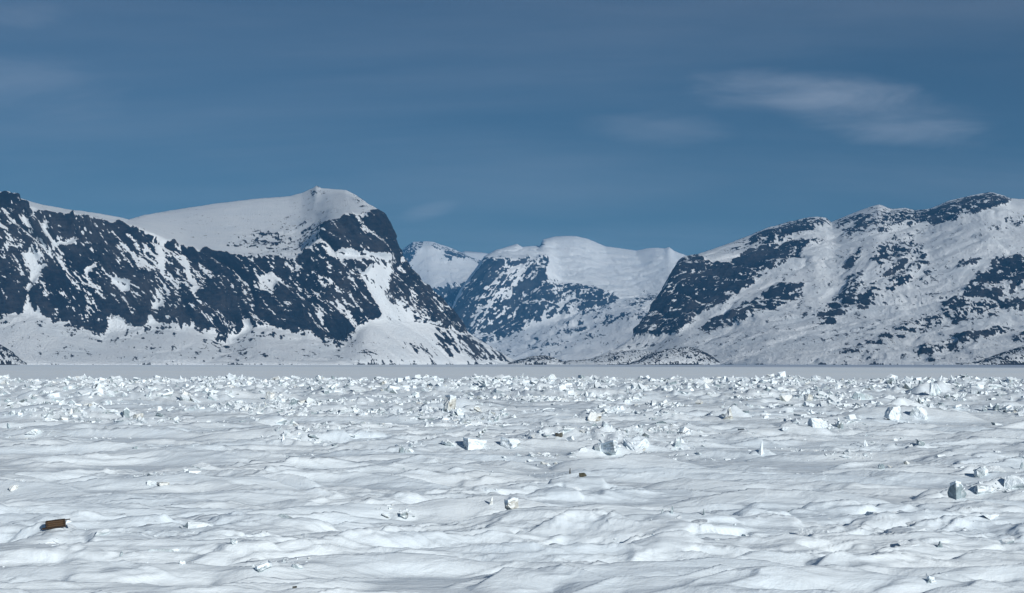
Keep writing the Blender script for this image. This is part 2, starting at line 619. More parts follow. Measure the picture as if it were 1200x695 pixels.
mountain('mountain', 'long dark cliff mountain on the left with a flat snow plateau on top', -130, 612, 1.0,
         [([(-130, FOOT), (612, FOOT - .3)], [(-130, 4200), (400, 4400), (612, 5400)]),
          (bot_l, [(-130, 4600), (400, 4820), (612, 5480)]),
          (top_l, [(-130, 4850), (140, 4900), (354, 5020), (384, 5060), (440, 5080), (612, 5560)]),
          (sky_l, [(-130, 5300), (130, 5200), (160, 6400), (380, 6600), (430, 5600), (446, 5160), (480, 5260), (612, 5640)]),
          ([(-130, 430), (612, 428)], [(-130, 9500), (612, 8200)])],
         [60, 150, 70, 14],
         [  # ((outline), rock share, softness)
             ([(-160, 380), (0, 372), (50, 385), (130, 395), (270, 408), (400, 410), (540, 392), (612, 427), (-160, 430)], 0.07, 6),
             ([(150, 405), (260, 410), (400, 412), (520, 400), (610, 424), (560, 428), (150, 428)], 0.20, 5),
             (bot_l[:14] + [(u, v + 10) for u, v in bot_l[13::-1]], 0.32, 3),
             ([(-160, 210), (0, 232), (18, 236), (40, 247), (75, 253), (110, 257), (140, 263), (165, 270), (185, 278), (215, 292), (235, 296), (262, 298),
               (300, 303), (354, 301), (368, 290), (380, 264), (404, 257), (443, 250), (449, 262), (457, 281), (466, 303), (440, 300), (428, 318), (438, 345), (447, 372),
               (430, 375), (415, 394), (397, 408), (380, 402), (336, 387), (300, 383), (288, 381), (266, 405), (245, 392), (230, 383), (210, 381), (198, 379), (190, 376), (176, 371),
               (169, 385), (150, 377), (130, 366), (122, 394), (100, 391), (83, 383), (54, 373), (40, 362), (32, 338), (25, 369), (0, 372), (-160, 365)], 0.86, 1),
             ([(445, 301), (466, 302), (490, 330), (515, 352), (535, 375), (546, 392), (520, 383), (500, 377), (483, 379), (468, 362), (450, 345), (446, 318)], 0.74, 1),
             ([(500, 384), (545, 390), (605, 423), (560, 426), (520, 415)], 0.36, 4),
             ([(424, 322), (440, 306), (456, 310), (453, 330), (463, 350), (486, 376), (474, 394), (452, 382), (434, 352)], 0.10, 1),
             ([(382, 290), (410, 296), (440, 298), (468, 302), (468, 309), (440, 307), (404, 305), (382, 298)], 0.22, 1),
             ([(384, 266), (404, 258), (443, 251), (449, 262), (457, 281), (464, 299), (440, 295), (405, 292), (386, 286)], 0.93, 1),
             ([(300, 322), (318, 318), (326, 330), (322, 347), (304, 346)], 0.10, 1),
             ([(18, 246), (30, 249), (40, 274), (30, 268)], 0.12, 1),
             ([(50, 258), (60, 252), (58, 272), (66, 282), (84, 276), (86, 262), (92, 268), (86, 290), (62, 290), (50, 275)], 0.16, 1),
             ([(25, 294), (38, 290), (54, 312), (46, 322), (30, 312)], 0.14, 1),
             ([(36, 312), (48, 320), (36, 346), (28, 340)], 0.18, 1),
             ([(97, 318), (106, 310), (113, 305), (112, 314), (100, 326)], 0.05, 1),
             ([(128, 322), (142, 330), (156, 332), (150, 342), (135, 337)], 0.12, 1),
             ([(184, 286), (190, 284), (194, 300), (191, 322), (186, 320)], 0.25, 1),
             ([(166, 282), (178, 284), (180, 300), (166, 300)], 0.45, 3),
             ([(180, 335), (192, 332), (200, 345), (184, 372), (176, 368)], 0.32, 2),
             ([(205, 290), (214, 292), (230, 330), (228, 362), (222, 330)], 0.40, 1),
             ([(262, 285), (300, 272), (378, 258), (386, 268), (372, 290), (350, 300), (300, 302), (262, 297)], 0.30, 3),
             ([(320, 250), (384, 235), (430, 242), (440, 248), (380, 258), (330, 262)], 0.07, 4),
             ([(362, 226), (371, 217), (388, 224), (372, 230)], 0.40, 1),
             ([(404, 223), (424, 233), (443, 248), (430, 246), (410, 232)], 0.30, 1),
             ([(200, 262), (300, 240), (330, 262), (230, 285)], 0.035, 5),
         ], 0.015, M_LEFT, 11, streak=(0.75, 1.0), rock_amp=38.0, snow_amp=4.5, wave=300.0, sky_row=3)

# --- right massif
sky_r = [(676, 427), (690, 424), (705, 418), (722, 409), (745, 394), (765, 362), (785, 326), (797, 306), (803, 301), (818, 299), (850, 287), (880, 276), (900, 267), (929, 260),
         (945, 256), (957, 254), (968, 256), (974, 261), (986, 256), (1008, 247), (1022, 242), (1030, 240), (1044, 245), (1060, 244), (1073, 247), (1090, 245),
         (1104, 239), (1116, 235), (1138, 230), (1159, 226), (1170, 228), (1184, 233), (1200, 234), (1260, 244), (1340, 258)]


def between(sky, t, dv=0):
    return [(u, FOOT - (FOOT - v) * t + dv) for u, v in sky]


mountain('mountain', 'wide snowy mountain on the right with a dark blue cliff at its left end', 676, 1340, 1.0,
         [([(676, FOOT), (1340, FOOT)], [(676, 4900), (745, 5100), (900, 4500), (1340, 3900)]),
          (between(sky_r, 0.30), [(676, 5000), (745, 5500), (800, 5500), (900, 5250), (1340, 4900)]),
          (between(sky_r, 0.72), [(676, 5100), (745, 5600), (800, 5850), (900, 6000), (1050, 5900), (1340, 5600)]),
          (between(sky_r, 0.90), [(676, 5200), (745, 5650), (800, 5950), (900, 6500), (1050, 6500), (1340, 6100)]),
          (sky_r, [(676, 5300), (745, 5700), (800, 6000), (850, 6800), (950, 7400), (1050, 7000), (1340, 6600)]),
          ([(676, 428), (1340, 429)], [(676, 8000), (1340, 10500)])],
         [70, 100, 44, 36, 14],
         [
             ([(690, 427), (745, 397), (850, 372), (980, 330), (1120, 300), (1340, 290), (1340, 430), (690, 430)], 0.09, 8),
             ([(745, 392), (770, 350), (798, 304), (805, 300), (819, 299), (826, 309), (842, 310), (852, 313), (862, 304), (873, 299), (900, 292), (925, 284), (967, 279), (950, 290), (935, 301),
               (905, 316), (880, 336), (850, 356), (815, 371), (797, 392), (770, 393)], 0.88, 1),
             ([(850, 336), (880, 318), (905, 306), (935, 295), (930, 302), (905, 316), (880, 336), (852, 352)], 0.68, 2),
             ([(816, 390), (850, 371), (880, 355), (920, 334), (946, 334), (948, 345), (905, 363), (868, 378), (835, 388)], 0.72, 2),
             ([(878, 281), (898, 268), (930, 260), (945, 256), (957, 253), (974, 260), (950, 271), (925, 279), (900, 290), (882, 288)], 0.80, 1),
             ([(850, 288), (880, 277), (884, 286), (856, 298)], 0.28, 3),
             ([(975, 262), (1008, 249), (1030, 240), (1100, 243), (1095, 262), (1050, 268), (1020, 272), (1000, 276), (984, 282)], 0.44, 3),
             ([(1035, 248), (1060, 244), (1100, 247), (1085, 262), (1050, 264)], 0.58, 2),
             ([(1078, 258), (1092, 247), (1117, 234), (1160, 225), (1186, 233), (1168, 246), (1140, 254), (1112, 262), (1096, 266)], 0.80, 1),
             ([(1118, 246), (1160, 236), (1158, 241), (1122, 252)], 0.42, 1),
             ([(1150, 268), (1176, 260), (1200, 256), (1200, 264), (1160, 272)], 0.5, 2),
             ([(984, 320), (996, 304), (1006, 293), (1012, 291), (1006, 306), (996, 317)], 0.82, 1),
             ([(1018, 300), (1040, 282), (1068, 276), (1086, 300), (1100, 318), (1070, 336), (1040, 340), (1030, 320)], 0.40, 3),
             ([(1022, 295), (1038, 285), (1040, 300), (1026, 315)], 0.62, 2),
             ([(1050, 312), (1060, 304), (1066, 318), (1050, 338), (1044, 336)], 0.78, 2),
             ([(1075, 300), (1082, 298), (1100, 318), (1080, 332), (1076, 318)], 0.68, 2),
             ([(955, 375), (985, 345), (1008, 318), (1013, 335), (1006, 355), (985, 372), (970, 382)], 0.62, 3),
             ([(1000, 350), (1030, 332), (1030, 350), (1005, 365)], 0.45, 3),
             ([(1118, 317), (1126, 306), (1152, 302), (1140, 313)], 0.86, 1),
             ([(1127, 348), (1140, 328), (1160, 316), (1162, 304), (1240, 298), (1340, 300), (1340, 342), (1200, 336), (1172, 350), (1150, 347)], 0.80, 2),
             ([(1165, 325), (1185, 330), (1178, 345), (1160, 340)], 0.5, 2),
             ([(1102, 362), (1118, 346), (1138, 352), (1130, 364)], 0.66, 2),
             ([(975, 418), (1010, 405), (1050, 386), (1100, 368), (1140, 357), (1200, 348), (1340, 342), (1340, 362), (1200, 364), (1140, 374), (1090, 386), (1050, 398), (1005, 416)], 0.52, 3),
             ([(1068, 414), (1100, 403), (1130, 394), (1182, 381), (1176, 392), (1130, 405), (1090, 416)], 0.58, 2),
             ([(1184, 397), (1240, 385), (1260, 398), (1190, 402)], 0.62, 2),
             ([(930, 427), (985, 418), (1080, 418), (1180, 420), (1200, 427)], 0.40, 2),
             ([(1060, 340), (1110, 310), (1140, 285), (1105, 290), (1050, 345)], 0.06, 4),
             ([(1080, 275), (1180, 262), (1240, 270), (1150, 300), (1100, 310)], 0.04, 5),
             ([(900, 375), (945, 340), (985, 300), (1000, 280), (1010, 285), (985, 325), (960, 355), (920, 385)], 0.05, 4),
         ], 0.03, M_RIGHT, 23, streak=(-0.75, 1.0), rock_amp=34.0, snow_amp=15.0, wave=300.0, sky_row=4)

# --- mountain that closes the valley
sky_c = [(500, 427), (520, 385), (540, 340), (556, 318), (568, 301), (581, 294), (590, 291), (600, 288), (606, 286), (612, 290), (622, 289), (634, 288.5), (636.5, 281), (648, 278), (660, 277), (675, 277), (688, 280),
         (700, 285), (709, 289), (728, 291.5), (746, 294), (756, 292), (768, 290.5), (778, 291.5), (784, 290), (790, 294.5), (802, 299), (815, 304), (840, 330), (870, 427)]
cl_top = [(500, 427), (520, 390), (545, 342), (560, 322), (575, 306), (600, 305), (622, 303), (640, 308), (652, 331), (690, 335), (716, 341), (760, 352), (800, 350), (840, 370), (870, 427)]
cl_bot = [(500, 427), (530, 400), (560, 396), (600, 394), (640, 380), (690, 372), (740, 366), (800, 375), (870, 427)]
mountain('mountain', 'broad round snow capped mountain closing the valley in the middle', 500, 870, 0.8,
         [([(500, 426.7), (870, 426.7)], [(500, 9300), (870, 8600)]),
          (cl_bot, [(500, 10300), (700, 10200), (870, 9200)]),
          (cl_top, [(500, 10500), (575, 10600), (640, 10900), (700, 10800), (870, 9900)]),
          (sky_c, [(500, 10700), (575, 11200), (620, 12500), (700, 13200), (870, 12600)]),
          ([(500, 427.5), (870, 427.5)], [(500, 17000), (870, 17000)])],
         [44, 90, 70, 12],
         [
             ([(540, 425), (600, 395), (690, 370), (760, 350), (800, 350), (760, 400), (700, 425)], 0.16, 5),
             ([(505, 425), (548, 338), (574, 303), (602, 308), (640, 303), (633, 322), (650, 334), (690, 335), (716, 345), (728, 352), (712, 362), (690, 369), (662, 366), (636, 376), (600, 397), (556, 405), (530, 420)], 0.62, 2),
             ([(505, 425), (540, 355), (572, 304), (584, 306), (566, 340), (578, 350), (560, 385), (530, 410)], 0.88, 2),
             ([(584, 368), (600, 345), (622, 312), (636, 308), (630, 325), (648, 334), (640, 352), (610, 376), (590, 384)], 0.86, 2),
             ([(592, 312), (612, 306), (622, 311), (604, 340), (590, 356), (586, 340)], 0.34, 2),
             ([(560, 352), (582, 352), (590, 380), (564, 398), (548, 390)], 0.55, 2),
             ([(600, 306), (622, 302), (640, 304), (640, 308), (612, 311)], 0.7, 1),
             ([(728, 358), (756, 344), (780, 350), (752, 364)], 0.40, 3),
             ([(650, 380), (682, 368), (684, 388), (660, 392)], 0.34, 4),
             ([(634, 281), (637, 280), (637, 288), (633, 289)], 0.7, 0),
             ([(640, 425), (700, 395), (760, 375), (740, 425)], 0.06, 4),
         ], 0.01, M_MID, 31, streak=(-0.6, 1.0), rock_amp=60.0, snow_amp=20.0, wave=520.0, sky_row=3, sky_jit=0.35)

# --- peak at the left of the valley
sky_p = [(430, 427), (450, 345), (464, 304), (474, 291), (484, 284), (498, 283), (507, 283.5), (516, 287), (526, 290), (540, 296), (552, 302), (566, 306), (580, 312), (600, 340), (640, 427)]
mountain('mountain', 'small pointed mountain behind the left cliff with a bright snow bowl', 430, 640, 0.8,
         [([(430, 426.6), (640, 426.6)], [(430, 12500), (640, 12500)]),
          ([(430, 427), (470, 360), (505, 340), (550, 333), (575, 330), (600, 350), (640, 427)], [(430, 13400), (640, 13400)]),
          (sky_p, [(430, 14600), (640, 14600)]),
          ([(430, 427.3), (640, 427.3)], [(430, 18000), (640, 18000)])],
         [50, 60, 10],
         [
             ([(430, 425), (462, 304), (474, 290), (486, 284), (496, 284), (494, 292), (484, 305), (482, 322), (500, 338), (545, 333), (575, 326), (600, 350), (600, 425)], 0.82, 1),
             ([(500, 286), (516, 287), (540, 296), (566, 305), (562, 309), (545, 303), (528, 300), (528, 306), (514, 295)], 0.62, 1),
             ([(520, 360), (545, 345), (560, 352), (535, 375)], 0.45, 3),
         ], 0.02, M_MID, 43, streak=(0.3, 1.0), rock_amp=34.0, snow_amp=12.0, wave=520.0, sky_row=2, sky_jit=0.3)
mountain('mountain', 'faint far snow ridge showing between the two valley mountains', 500, 620, 1.0,
         [([(500, 426.3), (620, 426.3)], [(500, 19000), (620, 19000)]),
          ([(500, 310), (535, 297), (545, 294.5), (565, 296), (580, 299), (620, 318)], [(500, 21000), (620, 21000)]),
          ([(500, 426.5), (620, 426.5)], [(500, 24000), (620, 24000)])],
         [60, 8], [], 0.04, M_MID, 47, rock_amp=30.0, snow_amp=8.0, wave=600.0, sky_row=1, sky_jit=0.3)


# --- low rocky knolls along the shore
def knoll(name, label, sky, d0, depth, rock, seed, polys=(), amp=7.0, wave=110.0, du=0.5):
    u0, u1 = sky[0][0], sky[-1][0]
    foot = VH + CAM_H * F / d0 + 0.6
    mountain(name, label, u0, u1, du,
             [([(u0, foot), (u1, foot)], [(u0, d0), (u1, d0)]),
              ([(u, foot - (foot - v) * .6) for u, v in sky], [(u0, d0 + depth * .35), (u1, d0 + depth * .35)]),
              (sky, [(u0, d0 + depth), (u1, d0 + depth)]),
              ([(u0, foot), (u1, foot)], [(u0, d0 + depth * 2.2), (u1, d0 + depth * 2.2)])],
             [14, 12, 10], list(polys), rock, M_LEFT, seed, rock_amp=amp, snow_amp=1.2, wave=wave, warp=2.5, sky_row=2, sky_jit=0.7, slope_w=0.9)


knoll('rocky_knoll', 'rounded rock and snow knoll on the shore under the right cliff', [(738, 427), (748, 423), (760, 416), (775, 411), (790, 407.5), (806, 406.5), (820, 410), (832, 417), (843, 426)], 4150, 160, 0.55, 51,
      [([(770, 414), (805, 408), (815, 412), (780, 420)], 0.4, 2)])
knoll('rocky_knoll', 'low dark rock knoll on the shore below the valley mouth', [(596, 427), (606, 423), (622, 418), (634, 416.5), (645, 418), (655, 423), (668, 427)], 4300, 110, 0.55, 53)
knoll('rocky_knoll', 'low snow covered shore bank streaked with dark stones at the valley mouth', [(640, 427), (665, 423), (690, 421), (710, 416), (728, 412), (745, 410), (770, 414), (800, 427)], 4450, 150, 0.36, 57)
knoll('rocky_knoll', 'dark rock knoll on the shore at the far left edge', [(-70, 418), (-40, 402), (-15, 401), (0, 404), (12, 411), (22, 420), (30, 427)], 3800, 110, 0.66, 59)
knoll('rocky_knoll', 'dark rock knoll on the shore at the far right edge', [(1120, 427), (1150, 424), (1166, 417), (1182, 411), (1200, 405), (1230, 399), (1260, 404), (1290, 418), (1310, 427)], 3900, 150, 0.66, 61)

# ------------------------------------------------------------------ snow covered sea ice
rng = np.random.default_rng(7)
random.seed(7)
R0, R1 = 25.0, 425.0
RAD = [R0]
while RAD[-1] < R1:
    RAD.append(RAD[-1] * (1 + .0019 + .0026 * min(1, max(0, (RAD[-1] - 60) / 120))))
RAD = np.array(RAD)
NR = len(RAD) - 1
NA, AMAX = 781, 0.385
ANG = np.linspace(-AMAX, AMAX, NA)
RR, AA = np.meshgrid(RAD, ANG, indexing='ij')
GX, GY = RR * np.sin(AA), RR * np.cos(AA)


def ground_pt(u, v, z=0.45):
    """where the line of sight through a photo pixel meets height z"""
    y = (CAM_H - z) * F / (v - VH)
    return (u - UC) / F * y, y


c12, s12 = math.cos(math.radians(10)), math.sin(math.radians(10))
qx, qy = GX * c12 + GY * s12, -GX * s12 + GY * c12
wob = fbm2(qx / 16, qy / 9, 3, 101)
wx2 = qx + 3.0 * wob
wy2 = qy + 1.6 * fbm2(qx / 12, qy / 8, 3, 111)
big = fbm2(wx2 / 24, wy2 / 10, 3, 120, 0.45)
roughm = sstep(fbm2(qx / 30, qy / 11, 3, 130) + 0.10 * (RR > 80), -0.12, 0.35)
H = 0.36 * big
# wind-cut drifts: crests sharpened on one side
n1 = gn2((wx2 + 2.0 * H) / 9.5, (wy2 - 1.6 * H) / 3.8, 140)
c1 = np.clip(1 - np.abs(n1), 0, 1) ** 2.2
H = H + 0.20 * c1 * (0.35 + 0.75 * roughm)
n2 = gn2((wx2 + 1.5 * H) / 3.6, (wy2 - 1.4 * H) / 1.35, 150) + 0.3 * gn2(wx2 / 1.6, wy2 / 0.8, 151)
H = H + 0.130 * np.clip(1 - np.abs(n2), 0, 1) ** 2.4 * (0.12 + 0.95 * roughm)
n3 = gn2((wx2 + 0.8 * H) / 1.4, (wy2 - .8 * H) / 0.8, 160) + 0.35 * gn2(wx2 / .6, wy2 / .45, 161)
near = sstep(RR, 140, 60)
H = H + 0.060 * np.clip(1 - np.abs(n3), 0, 1) ** 1.6 * (0.18 + 0.9 * roughm) * near
H = H + 0.026 * fbm2(wx2 / 0.9, wy2 / 0.6, 3, 170) * near * (0.3 + roughm)
H = H * (0.85 + 0.25 * sstep(RR, 60, 150))


def local(x, y, rx, ry):
    """grid window around a point"""
    r = math.hypot(x, y)
    a = math.atan2(x, y)
    m = max(rx, ry)
    i0, i1 = np.searchsorted(RAD, [r - m * 1.2, r + m * 1.2])
    j0, j1 = np.searchsorted(ANG, [a - m * 1.2 / r, a + m * 1.2 / r])
    return slice(max(i0, 0), max(i1, 0)), slice(max(j0, 0), max(j1, 0))


def plate(x, y, rx, ry, rot, tx, ty, z0, soft=0.25, sides=6, crag=0.15):
    """a broken slab of old ice under snow: a tilted, many sided plane raised out of the field"""
    si, sj = local(x, y, rx, ry)
    X, Y = GX[si, sj] - x, GY[si, sj] - y
    if X.size == 0:
        return
    ca, sa = math.cos(rot), math.sin(rot)
    lx, ly = X * ca + Y * sa, -X * sa + Y * ca
    wn = gn2(X * 1.1 + x, Y * 1.1 + y, 180) * crag
    ang = np.arctan2(ly / ry, lx / rx)
    rad = np.hypot(lx / rx, ly / ry) * (1 + wn)
    ks = random.Random(int(abs(x * 71 + y * 13)))
    lim = np.full(X.shape, 9.0)
    for k in range(sides):
        th = 2 * math.pi * (k + ks.uniform(-.3, .3)) / sides
        lim = np.minimum(lim, ks.uniform(.72, 1.0) / np.maximum(np.cos(ang - th), 1e-3))
    inside = sstep(lim - rad, 0, soft)
    top = z0 + tx * X + ty * Y + 0.35 * (H[si, sj] - H[si, sj].mean()) + 0.05 * fbm2(X * .9 + x, Y * 1.6 + y, 3, 190)
    Hn = H[si, sj] + np.clip(top - H[si, sj], 0, .10 + .0012 * math.hypot(x, y))
    H[si, sj] = H[si, sj] * (1 - inside) + Hn * inside


def drift(x, y, rx, h, rot=0.0, flat=0.0, slope=0.36, back=0.7, soft=0.0, seed=0, peak=2.2):
    """a wind drift: a long ramp climbing to an uneven crest, then a short steep lee behind it; (x, y) is the foot of the ramp"""
    df = h / slope
    db = df * back
    m = max(rx, df * 2)
    si, sj = local(x, y, m * 1.25, m * 1.25)
    X, Y = GX[si, sj] - x, GY[si, sj] - y
    if X.size == 0:
        return
    ca, sa = math.cos(rot), math.sin(rot)
    lx, ly = X * ca + Y * sa, -X * sa + Y * ca
    e = lx / rx
    w1 = gn2(e * 1.7 + seed * 3.3, ly * 0 + seed, 300)
    w2 = gn2(X / (.16 * rx + .3) + seed, Y / (.3 * df + .3), 301)
    crest = df * (1 + 0.35 * w1 + 0.16 * w2) * (1 - 0.25 * e * e)
    env = np.clip(1 - np.abs(e) ** peak, 0, 1) ** 0.85 * (1 + 0.22 * w1 + 0.10 * w2)
    t = ly - crest
    up = np.clip(1 + t / np.maximum(crest, .05), 0, 1)
    up = up * up * (3 - 2 * up) * soft + up ** 1.15 * (1 - soft)
    dn = np.clip(1 - t / db, 0, 1) ** (1.0 + soft)
    prof = np.where(t < 0, up, dn) * env
    base = H[si, sj]
    H[si, sj] = base * (1 - flat * np.clip(prof * 2, 0, 1)) + h * prof + flat * np.clip(prof * 2, 0, 1) * base.mean()


for k in range(210):
    r = 28 * math.exp(random.random() ** .8 * math.log(170 / 28))
    a = random.uniform(-.365, .365)
    h = random.uniform(.20, .42) * (.7 + r / 130)
    drift(r * math.sin(a), r * math.cos(a), h * random.uniform(6, 15), h, random.uniform(-.6, .6), flat=.85, slope=random.uniform(.28, .48), back=random.uniform(.2, .8), soft=random.random() * .3, seed=k + 7000, peak=random.choice((1.0, 1.3, 2.2)))
# many smaller drifts, overlapping
for k in range(2800):
    r = 27 * math.exp(random.random() ** .8 * math.log(190 / 27))
    a = random.uniform(-.365, .365)
    x, y = r * math.sin(a), r * math.cos(a)
    i, j = min(int(np.searchsorted(RAD, r)), NR), min(int(np.searchsorted(ANG, a)), NA - 1)
    if roughm[i, j] < random.uniform(-.12, .9):
        continue
    h = random.uniform(.05, .21) * (.75 + r / 95) * (1.7 if random.random() < .12 else 1) * (.55 if k > 1300 else 1)
    drift(x, y, h * random.uniform(5, 15), h, random.uniform(-.7, .7), peak=random.choice((1.0, 1.2, 2.2)), flat=.35, slope=random.uniform(.22, .5), back=random.uniform(.25, 1.0), soft=random.random() ** 2, seed=k)
# small crisp wind ridges of the near snow
for k in range(6200):
    r = 27 * math.exp(random.random() * math.log(95 / 27))
    a = random.uniform(-.365, .365)
    i, j = min(int(np.searchsorted(RAD, r)), NR), min(int(np.searchsorted(ANG, a)), NA - 1)
    if roughm[i, j] < random.uniform(-.08, 1.05):
        continue
    h = random.uniform(.025, .075) * (.6 + r / 80)
    drift(r * math.sin(a), r * math.cos(a), h * random.uniform(6, 20), h, random.uniform(-.6, .6), slope=random.uniform(.22, .5), back=random.uniform(.12, .5), soft=0.0, seed=k + 9000, peak=random.choice((1.0, 1.2, 2.2)))
# smaller tilted plates scattered where the field is rough
npl = 0
for k in range(1800):
    r = 30 * math.exp(random.random() * math.log(200 / 30))
    a = random.uniform(-.365, .365)
    x, y = r * math.sin(a), r * math.cos(a)
    i, j = np.searchsorted(RAD, r), np.searchsorted(ANG, a)
    if roughm[min(i, NR), min(j, NA - 1)] < random.uniform(.25, 1.0):
        continue
    sz = random.uniform(.4, 1.0) ** 2 * (1.1 + r * .012)
    plate(x, y, sz * random.uniform(.8, 2.0), sz * random.uniform(.5, 1.0), random.uniform(-.5, .5), random.uniform(-.12, .12), random.uniform(-.02, .22),
          H[min(i, NR), min(j, NA - 1)] + random.uniform(-.02, .05) * (1 + r * .012), soft=random.uniform(.15, .6), sides=random.choice((4, 5, 6)))
    npl += 1
